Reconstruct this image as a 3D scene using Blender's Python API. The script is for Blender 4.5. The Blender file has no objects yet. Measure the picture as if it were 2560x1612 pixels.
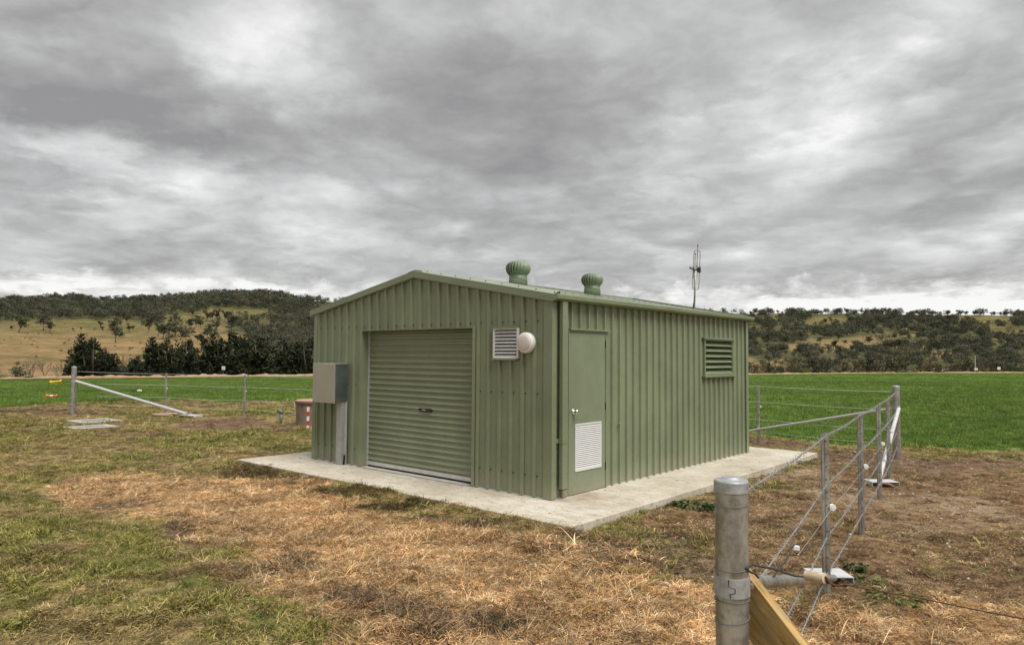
import bpy, bmesh, math, random
import numpy as np
from mathutils import Vector, Matrix
random.seed(7); rng = np.random.default_rng(11)
scene = bpy.context.scene
COL = scene.collection
R = math.radians

# ------------------------------------------------------------------ camera
CAM = np.array([5.4885, -7.0994, 1.7982]); FOC = 1761.18       # focal length in pixels of a 2560 px wide frame
YAW, PITCH, ROLL = -0.7147, 0.0482, 0.0073
def axes():
    f = np.array([math.sin(YAW)*math.cos(PITCH), math.cos(YAW)*math.cos(PITCH), math.sin(PITCH)])
    r = np.array([math.cos(YAW), -math.sin(YAW), 0.0]); u = np.cross(r, f)
    return r*math.cos(ROLL)+u*math.sin(ROLL), -r*math.sin(ROLL)+u*math.cos(ROLL), f
RT, UP, FW = axes()
cam = bpy.data.cameras.new('camera'); camo = bpy.data.objects.new('camera', cam); COL.objects.link(camo)
cam.sensor_width = 36; cam.lens = 36*FOC/2560; cam.clip_start = 0.05; cam.clip_end = 20000
camo.matrix_world = Matrix(((RT[0], UP[0], -FW[0], CAM[0]), (RT[1], UP[1], -FW[1], CAM[1]), (RT[2], UP[2], -FW[2], CAM[2]), (0, 0, 0, 1)))
scene.camera = camo
scene.view_settings.view_transform = 'Standard'; scene.view_settings.look = 'None'
scene.view_settings.gamma = 1; scene.view_settings.use_curve_mapping = False
scene.view_settings.exposure = 1.5
scene.render.engine = 'CYCLES'
scene.cycles.max_bounces = 5; scene.cycles.diffuse_bounces = 3; scene.cycles.glossy_bounces = 2; scene.cycles.transmission_bounces = 2; scene.cycles.transparent_max_bounces = 4
scene.cycles.caustics_reflective = False; scene.cycles.caustics_refractive = False

def ray(u, v): return FW + RT*(u-1280)/FOC + UP*(806-v)/FOC

# ------------------------------------------------------------------ sky: broken grey overcast
SUN_AZ, SUN_EL = R(98), R(62)          # azimuth clockwise from +Y: the light comes from the right, behind the photographer
world = bpy.data.worlds.new('World'); scene.world = world; world.use_nodes = True
def build_sky():
    nt = world.node_tree; nd = nt.nodes; nd.clear(); L = nt.links.new
    def N(t, **k):
        n = nd.new(t)
        for a, b in k.items(): setattr(n, a, b)
        return n
    def M(op, a, b=None, c=None):
        n = N('ShaderNodeMath', operation=op)
        for i, s in enumerate((a, b, c)):
            if s is None: continue
            if isinstance(s, (int, float)): n.inputs[i].default_value = s
            else: L(s, n.inputs[i])
        return n.outputs[0]
    def VM(op, a, b=None, s=None):
        n = N('ShaderNodeVectorMath', operation=op)
        for i, q in enumerate((a, b)):
            if q is None: continue
            if isinstance(q, tuple): n.inputs[i].default_value = q
            else: L(q, n.inputs[i])
        if s is not None:
            if isinstance(s, (int, float)): n.inputs['Scale'].default_value = s
            else: L(s, n.inputs['Scale'])
        return n
    out = N('ShaderNodeOutputWorld'); bg = N('ShaderNodeBackground'); L(bg.outputs[0], out.inputs[0])
    tc = N('ShaderNodeTexCoord'); d = tc.outputs['Generated']
    sep = N('ShaderNodeSeparateXYZ'); L(d, sep.inputs[0])
    zc = M('MAXIMUM', sep.outputs[2], 0.0)
    # cloud deck seen in perspective: divide by height, with curvature so that the horizon stays finite
    inv = M('DIVIDE', 1.0, M('ADD', zc, 0.16))
    pl = VM('MULTIPLY', VM('SCALE', d, s=inv).outputs[0], (1, 1, 0.0)).outputs[0]
    def noise(vec, scale, detail, rough, dist=0.0):
        n = N('ShaderNodeTexNoise'); n.inputs['Scale'].default_value = scale; n.inputs['Detail'].default_value = detail
        n.inputs['Roughness'].default_value = rough; n.inputs['Distortion'].default_value = dist; L(vec, n.inputs['Vector']); return n
    nw = noise(pl, 2.6, 5, 0.6).outputs['Color']; wv0 = VM('SCALE', nw, s=0.35).outputs[0]
    n1 = noise(pl, 1.2, 8, 0.57).outputs[0]
    n2 = noise(VM('ADD', pl, wv0).outputs[0], 3.6, 7, 0.6).outputs[0]
    n3 = noise(d, 6.0, 6, 0.6).outputs[0]
    # direction as azimuth / height, warped by noise, for the big light and dark masses of the deck
    az = M('ARCTAN2', sep.outputs[0], sep.outputs[1]); el = M('ARCSINE', sep.outputs[2])
    wv = VM('SCALE', VM('SUBTRACT', nw, (0.5, 0.5, 0.5)).outputs[0], s=0.24).outputs[0]
    comb = N('ShaderNodeCombineXYZ'); L(az, comb.inputs[0]); L(el, comb.inputs[1])
    ae = VM('ADD', comb.outputs[0], wv).outputs[0]
    val = M('ADD', M('MULTIPLY', M('SUBTRACT', n1, 0.5), 0.8), M('MULTIPLY', M('SUBTRACT', n2, 0.5), 0.36))
    val = M('ADD', val, M('MULTIPLY', M('SUBTRACT', n3, 0.5), 0.26))
    bl = noise(VM('ADD', pl, wv0).outputs[0], 1.9, 4, 0.5).outputs[0]
    puff = M('ABSOLUTE', M('MULTIPLY_ADD', bl, 2.0, -1.0))            # rounded lumps with darker creases between
    val = M('MULTIPLY_ADD', M('SUBTRACT', puff, 0.24), 0.8, val)
    noise_val = val; val = M('MULTIPLY', el, 0.0)
    blobs = [(710, 80, 150, 100, .20), (560, 170, 150, 100, .12), (800, 215, 130, 60, .20), (1390, 90, 170, 90, .12), (1200, 30, 150, 60, .12),
             (1690, 255, 60, 50, .22), (2150, 190, 240, 130, .36), (1960, 300, 140, 70, .16), (150, 380, 260, 60, .24), (480, 450, 260, 45, .12),
             (1640, 440, 110, 50, .14), (900, 430, 230, 30, .08), (2440, 610, 160, 40, .14), (1650, 560, 260, 30, .12), (650, 610, 360, 40, .10),
             (120, 120, 260, 110, -.14), (480, 270, 330, 80, -.16), (900, 240, 200, 90, -.10), (1330, 290, 330, 100, -.17), (1130, 180, 200, 90, -.05),
             (2440, 300, 190, 80, -.12), (2420, 450, 200, 60, -.08), (1250, 420, 200, 60, -.10), (1150, 530, 420, 40, -.07), (100, 540, 220, 40, -.08),
             (2050, 80, 300, 50, -.06), (1900, 650, 260, 30, -.05), (230, 235, 300, 60, -.08)]
    def blob(vec, c, du, dv, a, val, p=1.0):
        k = VM('MULTIPLY_ADD', vec, (FOC/du*.84, FOC/dv*.84, 0.0)); k.inputs[2].default_value = (-c[0]*FOC/du*.84, -c[1]*FOC/dv*.84, 0.0)
        dd = VM('DOT_PRODUCT', k.outputs[0], k.outputs[0]).outputs['Value']
        if p != 1: dd = M('MULTIPLY', dd, dd)
        return M('MULTIPLY_ADD', M('POWER', 0.36788, dd), a, val)
    for (u, v, du, dv, a) in blobs:
        D = ray(u, v); D = D/np.linalg.norm(D)
        c = (math.atan2(D[0], D[1]), math.asin(D[2]), 0.0)
        val = blob(ae, c, du, dv, a*1.0, val)
    val = M('MULTIPLY_ADD', val, M('MULTIPLY_ADD', n2, 1.5, 0.25), noise_val)
    ae2 = VM('ADD', comb.outputs[0], VM('SCALE', wv, s=0.22).outputs[0]).outputs[0]
    # brighter gaps just above the hills
    hz = M('EXPONENT', M('MULTIPLY', M('POWER', M('DIVIDE', M('SUBTRACT', el, 0.075), 0.03), 2.0), -1.0))
    sn = noise(VM('MULTIPLY', ae, (3.2, 26.0, 1)).outputs[0], 1.0, 5, 0.55).outputs[0]
    gap = M('MULTIPLY', hz, M('MULTIPLY', M('MAXIMUM', M('SUBTRACT', sn, 0.42), 0.0), 1.2))
    val = M('ADD', val, gap)
    for (u, v, du, dv, a) in [(2200, 766, 280, 18, .6), (2050, 772, 120, 14, .3), (640, 708, 60, 8, .35), (300, 705, 130, 18, .2), (560, 700, 50, 22, .16), (40, 715, 80, 14, .2)]:
        D = ray(u, v); D = D/np.linalg.norm(D); c = (math.atan2(D[0], D[1]), math.asin(D[2]), 0.0)
        val = blob(ae2, c, du, dv, a, val, 2)
    # small cumulus low over the hills
    cn = noise(VM('MULTIPLY', comb.outputs[0], (26.0, 40.0, 0.0)).outputs[0], 1.0, 6, 0.55).outputs[0]
    ct = M('MULTIPLY', M('SUBTRACT', M('SUBTRACT', cn, 0.50), M('MULTIPLY', M('SUBTRACT', el, 0.098), 11.0)), 7.0); ct.node.use_clamp = True
    val = M('MULTIPLY_ADD', M('MULTIPLY', ct, M('MULTIPLY_ADD', cn, 1.6, -0.40)), 0.45, val)
    cr = N('ShaderNodeValToRGB'); L(M('ADD', M('MULTIPLY', val, 1.15), 0.505), cr.inputs[0])
    e = cr.color_ramp.elements
    stops = [(0.0, (.108, .104, .101)), (.22, (.142, .138, .133)), (.42, (.182, .180, .175)), (.60, (.226, .224, .219)), (.80, (.278, .275, .270)), (1.0, (.342, .338, .333))]
    e[0].position, e[0].color = stops[0][0], (*stops[0][1], 1); e[1].position, e[1].color = stops[-1][0], (*stops[-1][1], 1)
    for p, c in stops[1:-1]:
        k = e.new(p); k.color = (*c, 1)
    sky = N('ShaderNodeTexSky', sky_type='NISHITA'); sky.sun_disc = False; sky.sun_elevation = SUN_EL; sky.sun_rotation = SUN_AZ
    sk = VM('SCALE', sky.outputs[0], s=0.06).outputs[0]
    mix = N('ShaderNodeMix', data_type='RGBA'); mix.inputs[0].default_value = 0.94
    L(sk, mix.inputs[6]); L(cr.outputs[0], mix.inputs[7]); L(mix.outputs[2], bg.inputs[0]); bg.inputs[1].default_value = 1.0
build_sky(); world.cycles.sampling_method = 'MANUAL'; world.cycles.sample_map_resolution = 512
world['label'] = 'grey overcast sky'
sun = bpy.data.lights.new('sun', 'SUN'); suno = bpy.data.objects.new('sun', sun); COL.objects.link(suno)
sun.energy = 1.5; sun.angle = R(36); sun.color = (1, .96, .9)
sd = Vector((math.sin(SUN_AZ)*math.cos(SUN_EL), math.cos(SUN_AZ)*math.cos(SUN_EL), math.sin(SUN_EL)))
suno.rotation_euler = sd.to_track_quat('Z', 'Y').to_euler(); suno.location = (10, -10, 20)

# ------------------------------------------------------------------ helpers
WLOC = {}
def tag(o, label=None, cat=None, group=None, kind=None):
    if label: o['label'] = label
    if cat: o['category'] = cat
    if group: o['group'] = group
    if kind: o['kind'] = kind
    return o
def thing(name, loc, label, cat, group=None):
    o = bpy.data.objects.new(name, None); COL.objects.link(o); o.location = loc; o.empty_display_size = 0.1
    WLOC[o] = Vector(loc); return tag(o, label, cat, group)
class MB:
    def __init__(s): s.v = []; s.f = []; s.m = []; s.mi = 0
    def face(s, pts):
        n = len(s.v); s.v += [tuple(p) for p in pts]; s.f.append(tuple(range(n, n+len(pts)))); s.m.append(s.mi)
    def box(s, a, b):
        (x0, y0, z0), (x1, y1, z1) = a, b; n = len(s.v)
        s.v += [(x0, y0, z0), (x1, y0, z0), (x1, y1, z0), (x0, y1, z0), (x0, y0, z1), (x1, y0, z1), (x1, y1, z1), (x0, y1, z1)]
        for q in ((0, 3, 2, 1), (4, 5, 6, 7), (0, 1, 5, 4), (1, 2, 6, 5), (2, 3, 7, 6), (3, 0, 4, 7)):
            s.f.append(tuple(n+i for i in q)); s.m.append(s.mi)
        return s
    def obox(s, c, ax, h):
        n = len(s.v); c = Vector(c); ax = [Vector(a) for a in ax]
        for k in ((-1, -1, -1), (1, -1, -1), (1, 1, -1), (-1, 1, -1), (-1, -1, 1), (1, -1, 1), (1, 1, 1), (-1, 1, 1)):
            s.v.append(tuple(c+ax[0]*k[0]*h[0]+ax[1]*k[1]*h[1]+ax[2]*k[2]*h[2]))
        for q in ((0, 3, 2, 1), (4, 5, 6, 7), (0, 1, 5, 4), (1, 2, 6, 5), (2, 3, 7, 6), (3, 0, 4, 7)):
            s.f.append(tuple(n+i for i in q)); s.m.append(s.mi)
        return s
    def tube(s, pts, r, n=8, cap=True):
        pts = [Vector(p) for p in pts]; rr = r if isinstance(r, (list, tuple)) else [r]*len(pts)
        base = len(s.v); prev = None
        for i, p in enumerate(pts):
            t = (pts[min(i+1, len(pts)-1)]-pts[max(i-1, 0)]).normalized()
            if prev is None: a = t.orthogonal().normalized()
            else: a = (prev-t*prev.dot(t)); a = a.normalized() if a.length > 1e-6 else t.orthogonal().normalized()
            prev = a; b = t.cross(a)
            for k in range(n):
                an = 2*math.pi*k/n; s.v.append(tuple(p+(a*math.cos(an)+b*math.sin(an))*rr[i]))
        for i in range(len(pts)-1):
            for k in range(n):
                k2 = (k+1) % n; s.f.append((base+i*n+k, base+i*n+k2, base+(i+1)*n+k2, base+(i+1)*n+k)); s.m.append(s.mi)
        if cap:
            s.f.append(tuple(base+k for k in reversed(range(n)))); s.m.append(s.mi)
            e = base+(len(pts)-1)*n; s.f.append(tuple(e+k for k in range(n))); s.m.append(s.mi)
        return s
    def lathe(s, c, prof, n=32, axis=(0, 0, 1)):
        c = Vector(c); w = Vector(axis).normalized(); a = w.orthogonal().normalized(); b = w.cross(a); base = len(s.v)
        for (r, h) in prof:
            for k in range(n):
                an = 2*math.pi*k/n; s.v.append(tuple(c+w*h+(a*math.cos(an)+b*math.sin(an))*r))
        for i in range(len(prof)-1):
            for k in range(n):
                k2 = (k+1) % n; s.f.append((base+i*n+k, base+i*n+k2, base+(i+1)*n+k2, base+(i+1)*n+k)); s.m.append(s.mi)
        s.f.append(tuple(base+k for k in reversed(range(n)))); s.m.append(s.mi)
        e = base+(len(prof)-1)*n; s.f.append(tuple(e+k for k in range(n))); s.m.append(s.mi)
        return s
    def mesh(s, name, mats, off=(0, 0, 0), smooth=False):
        me = bpy.data.meshes.new(name); o = Vector(off)
        me.from_pydata([tuple(Vector(p)-o) for p in s.v], [], s.f)
        for m in (mats if isinstance(mats, (list, tuple)) else [mats]): me.materials.append(m)
        if any(s.m): me.polygons.foreach_set('material_index', s.m)
        if smooth: me.polygons.foreach_set('use_smooth', [True]*len(me.polygons))
        me.update(); return me
def put(name, mb, mats, parent=None, loc=None, smooth=False, bevel=0.0, auto=None):
    if loc is None:
        if parent is not None: loc = WLOC[parent]
        else:
            a = np.array(mb.v); loc = Vector(((a[:, 0].min()+a[:, 0].max())/2, (a[:, 1].min()+a[:, 1].max())/2, a[:, 2].min()))
    me = mb.mesh(name, mats, loc, smooth)
    return place(name, me, parent, loc, bevel, auto)
def place(name, me, parent=None, loc=(0, 0, 0), bevel=0.0, auto=None):
    o = bpy.data.objects.new(name, me); COL.objects.link(o); loc = Vector(loc); WLOC[o] = loc
    if parent is not None: o.parent = parent; o.location = loc-WLOC[parent]
    else: o.location = loc
    if bevel:
        b = o.modifiers.new('bevel', 'BEVEL'); b.width = bevel; b.segments = 2; b.limit_method = 'ANGLE'; b.angle_limit = R(40)
    if auto:
        bm = bmesh.new(); bm.from_mesh(me)
        for f in bm.faces: f.smooth = True
        for e in bm.edges:
            if len(e.link_faces) == 2 and e.calc_face_angle(0) > R(auto): e.smooth = False
        bm.to_mesh(me); bm.free()
    return o

# value noise for numpy
def _h(ix, iy, s):
    n = (ix*374761393+iy*668265263+s*974634777) & 0xFFFFFFFF
    n = ((n ^ (n >> 13))*1274126177) & 0xFFFFFFFF
    return ((n ^ (n >> 16)) & 0xFFFF)/65535.0
def vn(x, y, s=0):
    x = np.asarray(x, float); y = np.asarray(y, float); ix = np.floor(x).astype(np.int64); iy = np.floor(y).astype(np.int64)
    fx = x-ix; fy = y-iy; fx = fx*fx*(3-2*fx); fy = fy*fy*(3-2*fy)
    return (_h(ix, iy, s)*(1-fx)+_h(ix+1, iy, s)*fx)*(1-fy)+(_h(ix, iy+1, s)*(1-fx)+_h(ix+1, iy+1, s)*fx)*fy
def fbm(x, y, s=0, o=4):
    t = 0; a = .5
    for i in range(o): t = t+a*vn(x*2**i+17.3*i, y*2**i-9.1*i, s+i); a *= .5
    return t/(1-.5**o)
def sstep(a, b, x):
    t = np.clip((x-a)/(b-a), 0, 1); return t*t*(3-2*t)

# ------------------------------------------------------------------ materials
MAT = {}
def nodes(name):
    m = bpy.data.materials.new(name); m.use_nodes = True; MAT[name] = m; nt = m.node_tree
    p = nt.nodes['Principled BSDF']; return m, nt, p
def nn(nt, t, **k):
    n = nt.nodes.new(t)
    for a, b in k.items(): setattr(n, a, b)
    return n
def nz(nt, vec, scale, detail=6, rough=.6, dist=0):
    n = nn(nt, 'ShaderNodeTexNoise'); n.inputs['Scale'].default_value = scale; n.inputs['Detail'].default_value = detail
    n.inputs['Roughness'].default_value = rough; n.inputs['Distortion'].default_value = dist; nt.links.new(vec, n.inputs['Vector']); return n.outputs[0]
def ramp(nt, fac, stops, interp='LINEAR'):
    r = nn(nt, 'ShaderNodeValToRGB'); r.color_ramp.interpolation = interp; e = r.color_ramp.elements
    while len(e) < len(stops): e.new(.5)
    for k, (p, c) in enumerate(stops): e[k].position = p; e[k].color = (*c, 1) if len(c) == 3 else c
    nt.links.new(fac, r.inputs[0]); return r.outputs[0]
def mixc(nt, fac, a, b, mode='MIX'):
    m = nn(nt, 'ShaderNodeMix', data_type='RGBA', blend_type=mode)
    for i, s in ((0, fac), (6, a), (7, b)):
        if isinstance(s, (int, float)): m.inputs[i].default_value = s
        elif isinstance(s, tuple): m.inputs[i].default_value = (*s, 1)
        else: nt.links.new(s, m.inputs[i])
    return m.outputs[2]
def bump(nt, p, h, strength=.3, dist=.01):
    b = nn(nt, 'ShaderNodeBump'); b.inputs['Strength'].default_value = strength; b.inputs['Distance'].default_value = dist
    nt.links.new(h, b.inputs['Height']); nt.links.new(b.outputs[0], p.inputs['Normal'])
def pos(nt):
    return nn(nt, 'ShaderNodeNewGeometry').outputs['Position']
def scaled(nt, vec, s):
    n = nn(nt, 'ShaderNodeVectorMath', operation='MULTIPLY'); nt.links.new(vec, n.inputs[0]); n.inputs[1].default_value = s; return n.outputs[0]
def simple(name, c, rough=.5, metal=0, var=.12, scale=6, bmp=0, vscale=(1, 1, 1), spec=.5):
    m, nt, p = nodes(name); P = scaled(nt, pos(nt), vscale)
    f = nz(nt, P, scale); lo = tuple(x*(1-var) for x in c); hi = tuple(min(1, x*(1+var)) for x in c)
    nt.links.new(ramp(nt, f, [(.3, lo), (.7, hi)]), p.inputs['Base Color'])
    p.inputs['Roughness'].default_value = rough; p.inputs['Metallic'].default_value = metal; p.inputs['Specular IOR Level'].default_value = spec
    if bmp: bump(nt, p, nz(nt, P, scale*5), bmp, .004)
    return m
def painted(name, c, rough=.42):
    m, nt, p = nodes(name); P = pos(nt)
    a = nz(nt, P, 1.3, 5); streak = nz(nt, scaled(nt, P, (9, 9, .7)), 1, 5); fine = nz(nt, P, 60, 3)
    col = ramp(nt, a, [(.38, tuple(x*.9 for x in c)), (.62, tuple(x*1.09 for x in c))]); oi = nn(nt, 'ShaderNodeObjectInfo'); col = mixc(nt, 1, col, ramp(nt, oi.outputs['Random'], [(0, (.95, .95, .95)), (1, (1.05, 1.05, 1.05))]), 'MULTIPLY')
    col = mixc(nt, ramp(nt, streak, [(.48, (0, 0, 0)), (.68, (.34, .34, .34))]), col, tuple(x*.8+.02 for x in c))
    # dust splashed up from the slab
    sp = nn(nt, 'ShaderNodeSeparateXYZ'); nt.links.new(P, sp.inputs[0])
    mr = nn(nt, 'ShaderNodeMapRange'); mr.inputs[1].default_value = .0; mr.inputs[2].default_value = .28; mr.inputs[3].default_value = .9; mr.inputs[4].default_value = 0
    nt.links.new(sp.outputs[2], mr.inputs[0])
    mm = nn(nt, 'ShaderNodeMath', operation='MULTIPLY'); nt.links.new(mr.outputs[0], mm.inputs[0]); nt.links.new(nz(nt, P, 14, 6), mm.inputs[1])
    col = mixc(nt, mm.outputs[0], col, (.33, .29, .22))
    nt.links.new(col, p.inputs['Base Color'])
    nt.links.new(ramp(nt, fine, [(.3, (rough-.06,)*3), (.7, (rough+.08,)*3)]), p.inputs['Roughness'])
    bump(nt, p, nz(nt, P, 2.6, 3), .25, .025)
    return m
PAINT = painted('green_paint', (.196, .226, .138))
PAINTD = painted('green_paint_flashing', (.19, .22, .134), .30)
ROOFM = painted('green_paint_roof_sky_lit', (.25, .29, .20), .2); ROOFM.node_tree.nodes['Principled BSDF'].inputs['Coat Weight'].default_value = 1.0; ROOFM.node_tree.nodes['Principled BSDF'].inputs['Coat Roughness'].default_value = .12; ROOFM.node_tree.nodes['Principled BSDF'].inputs['Coat IOR'].default_value = 1.6  # same green paint, base lightened to carry the sky reflection at grazing view
PAINTV = painted('green_paint_ventilator', (.175, .225, .145), .5)
DOORM = painted('green_paint_door', (.186, .22, .14), .45)
def galv():
    m, nt, p = nodes('galvanised_steel'); P = pos(nt)
    v = nn(nt, 'ShaderNodeTexVoronoi'); v.inputs['Scale'].default_value = 55; nt.links.new(P, v.inputs['Vector'])
    a = nz(nt, scaled(nt, P, (6, 6, 2)), 2, 7, .65); b = nz(nt, P, 20, 5)
    col = ramp(nt, a, [(.36, (.22, .21, .19)), (.5, (.37, .365, .35)), (.64, (.54, .54, .54))])
    col = mixc(nt, .25, col, ramp(nt, v.outputs['Color'], [(0, (.3, .3, .3)), (1, (.6, .6, .61))]))
    col = mixc(nt, ramp(nt, b, [(.48, (0, 0, 0)), (.66, (.6, .6, .6))]), col, (.20, .165, .115))
    nt.links.new(col, p.inputs['Base Color']); p.inputs['Metallic'].default_value = .75
    nt.links.new(ramp(nt, a, [(.3, (.5,)*3), (.7, (.36,)*3)]), p.inputs['Roughness'])
    return m
GALV = galv()
CAPM = simple('dull_zinc_cap', (.42, .43, .45), .5, .6, .25, 30, .3)
DUCTM = simple('grey_zinc_duct', (.40, .40, .39), .5, .5, .16, 14)
GALVL = simple('bright_zinc', (.66, .67, .68), .42, .55, .08, 20)
GALVW = simple('zinc_sheet_pale', (.62, .63, .64), .5, .35, .12, 9)
STEELBOX = simple('brushed_stainless_front', (.43, .40, .35), .42, .6, .06, 3)
WIREM = simple('wire_zinc', (.48, .485, .49), .45, .6, .1, 30)
RUST = simple('rusty_wire', (.10, .045, .025), .8, .2, .3, 25)
BLACK = simple('black_plastic', (.012, .012, .013), .45, 0, .2)
CABLE = simple('dark_cable', (.03, .03, .033), .5, 0, .2)
WHITE = simple('white_plastic', (.74, .73, .70), .35, 0, .04, 8)
WHITEM = simple('white_enamel', (.64, .64, .63), .4, 0, .04, 8)
LENS = simple('frosted_lens', (.56, .52, .50), .25, 0, .03, 5)
ALU = simple('aluminium_strip', (.62, .61, .58), .45, .4, .1, 10)
DARK = simple('interior_shade_black', (.02, .02, .018), .9, 0, .1)  # near-black colour standing in for the shade inside openings and holes
CHROME = simple('satin_chrome', (.72, .68, .62), .16, 1, .03)
RUBBER = simple('black_rubber', (.012, .011, .011), .8, 0, .1)
YEL = simple('yellow_plastic', (.78, .50, .03), .4, 0, .05)
ORG = simple('orange_plastic', (.80, .17, .02), .4, 0, .05)
CREAM = simple('stained_cream_ceramic', (.52, .42, .30), .45, 0, .35, 30)
OLDCON = simple('weathered_concrete', (.21, .165, .12), .9, 0, .35, 5, .4)
PITCON = simple('pale_pit_frame', (.42, .39, .33), .8, 0, .12, 6, .2)
LIDM = simple('rusty_lid', (.24, .13, .10), .8, .1, .25, 5, .2)
LIDT = simple('dusty_concrete_lid', (.36, .25, .18), .9, 0, .2, 5, .3)
GRATE = simple('grey_steel_cover', (.27, .265, .26), .6, .4, .25, 8)
PIPEG = simple('grey_pipe', (.15, .15, .15), .6, .2, .15, 12)
REDP = simple('red_reflective', (.55, .03, .05), .5, 0, .15, 10)
WHITEP = simple('white_post_paint', (.72, .68, .66), .5, 0, .08, 10)
BARK = simple('grey_bark', (.13, .11, .09), .9, 0, .3, 3)
TWIG = simple('bare_twig_bark', (.15, .115, .075), .9, 0, .2, 3)
def wood():
    m, nt, p = nodes('yellow_treated_pine'); tcn = nn(nt, 'ShaderNodeTexCoord'); P = tcn.outputs['Object']
    dist = nz(nt, P, 3, 3)
    sv = scaled(nt, P, (1.0, 15, 15)); a = nz(nt, sv, 1.6, 9, .7, 1.6); b = nz(nt, scaled(nt, P, (2, 80, 80)), 1, 4)
    col = ramp(nt, a, [(.36, (.17, .095, .03)), (.45, (.33, .20, .065)), (.53, (.45, .29, .105)), (.64, (.58, .41, .175))])
    # knots
    v = nn(nt, 'ShaderNodeTexVoronoi'); v.inputs['Scale'].default_value = 4.6; v.inputs['Randomness'].default_value = 1; nt.links.new(scaled(nt, P, (.8, 1.3, .2)), v.inputs['Vector'])
    k = nn(nt, 'ShaderNodeMath', operation='SINE'); k2 = nn(nt, 'ShaderNodeMath', operation='MULTIPLY'); nt.links.new(v.outputs['Distance'], k2.inputs[0]); k2.inputs[1].default_value = 130; nt.links.new(k2.outputs[0], k.inputs[0])
    ring = ramp(nt, k.outputs[0], [(.2, (0, 0, 0)), (.9, (.5, .5, .5))])
    near = ramp(nt, v.outputs['Distance'], [(.06, (1, 1, 1)), (.2, (0, 0, 0))])
    col = mixc(nt, mixc(nt, 1.0, ring, near, 'MULTIPLY'), col, (.20, .10, .03))
    col = mixc(nt, ramp(nt, v.outputs['Distance'], [(.02, (.8, .8, .8)), (.05, (0, 0, 0))]), col, (.16, .08, .03))
    col = mixc(nt, ramp(nt, nz(nt, P, 8, 6), [(.5, (0, 0, 0)), (.64, (.55, .55, .55))]), col, (.27, .23, .13))
    nt.links.new(col, p.inputs['Base Color']); p.inputs['Roughness'].default_value = .75; bump(nt, p, b, .25, .003)
    return m
WOOD = wood()
def concrete():
    m, nt, p = nodes('slab_concrete'); P = pos(nt)
    a = nz(nt, P, .9, 7, .6); b = nz(nt, scaled(nt, P, (1, 2.4, 1)), 4.5, 8, .68, .8); c = nz(nt, P, 45, 4)
    col = ramp(nt, a, [(.36, (.42, .37, .285)), (.5, (.53, .485, .395)), (.64, (.60, .565, .49))])
    col = mixc(nt, ramp(nt, b, [(.46, (0, 0, 0)), (.66, (.62, .62, .62))]), col, (.30, .24, .17))
    col = mixc(nt, ramp(nt, c, [(.3, (.16,)*3), (.7, (0, 0, 0))]), col, (.24, .21, .17))
    spk = nz(nt, P, 22, 2, .4); col = mixc(nt, ramp(nt, spk, [(.64, (0, 0, 0)), (.69, (.7, .7, .7))]), col, (.16, .12, .08))
    # rusty run-off stain at the door sill and the downpipe outlet
    for (x, y, r, am) in ((.22, .55, .34, .55), (.12, .12, .22, .45), (.3, 1.3, .3, .2)):
        vd = nn(nt, 'ShaderNodeVectorMath', operation='DISTANCE'); nt.links.new(P, vd.inputs[0]); vd.inputs[1].default_value = (x, y, 0)
        dd = nn(nt, 'ShaderNodeMath', operation='ADD'); nt.links.new(vd.outputs['Value'], dd.inputs[0])
        k = nn(nt, 'ShaderNodeMath', operation='MULTIPLY_ADD'); nt.links.new(nz(nt, P, 5, 6), k.inputs[0]); k.inputs[1].default_value = .7; k.inputs[2].default_value = -.35; nt.links.new(k.outputs[0], dd.inputs[1])
        col = mixc(nt, ramp(nt, dd.outputs[0], [(r*.2, (am,)*3), (r, (0, 0, 0))]), col, (.20, .13, .07))
    nt.links.new(col, p.inputs['Base Color']); p.inputs['Roughness'].default_value = .85; bump(nt, p, b, .25, .01); return m
CONC = concrete()
def leafy(name, var=.35, attr=None, base=(.1, .12, .05), trans=.25, hue=0):
    m, nt, p = nodes(name)
    if attr:
        at = nn(nt, 'ShaderNodeAttribute', attribute_type='INSTANCER'); at.attribute_name = 'col'; c = at.outputs['Color']
    else:
        oi = nn(nt, 'ShaderNodeObjectInfo'); c = ramp(nt, oi.outputs['Random'], [(0, tuple(x*.75 for x in base)), (.5, base), (1, (base[0]*1.25, base[1]*1.12, base[2]*1.0))])
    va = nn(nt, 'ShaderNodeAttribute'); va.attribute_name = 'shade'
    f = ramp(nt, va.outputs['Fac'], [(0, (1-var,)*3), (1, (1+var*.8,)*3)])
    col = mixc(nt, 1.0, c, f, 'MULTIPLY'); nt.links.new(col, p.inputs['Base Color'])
    p.inputs['Roughness'].default_value = .65; p.inputs['Specular IOR Level'].default_value = .25
    tr = nn(nt, 'ShaderNodeBsdfTranslucent'); nt.links.new(col, tr.inputs[0]); mx = nn(nt, 'ShaderNodeMixShader'); mx.inputs[0].default_value = trans
    nt.links.new(p.outputs[0], mx.inputs[1]); nt.links.new(tr.outputs[0], mx.inputs[2]); nt.links.new(mx.outputs[0], nt.nodes['Material Output'].inputs[0]); return m
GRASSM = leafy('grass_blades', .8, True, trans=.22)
FOREST = leafy('far_gum_leaves', .45, True, trans=.1)

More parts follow.
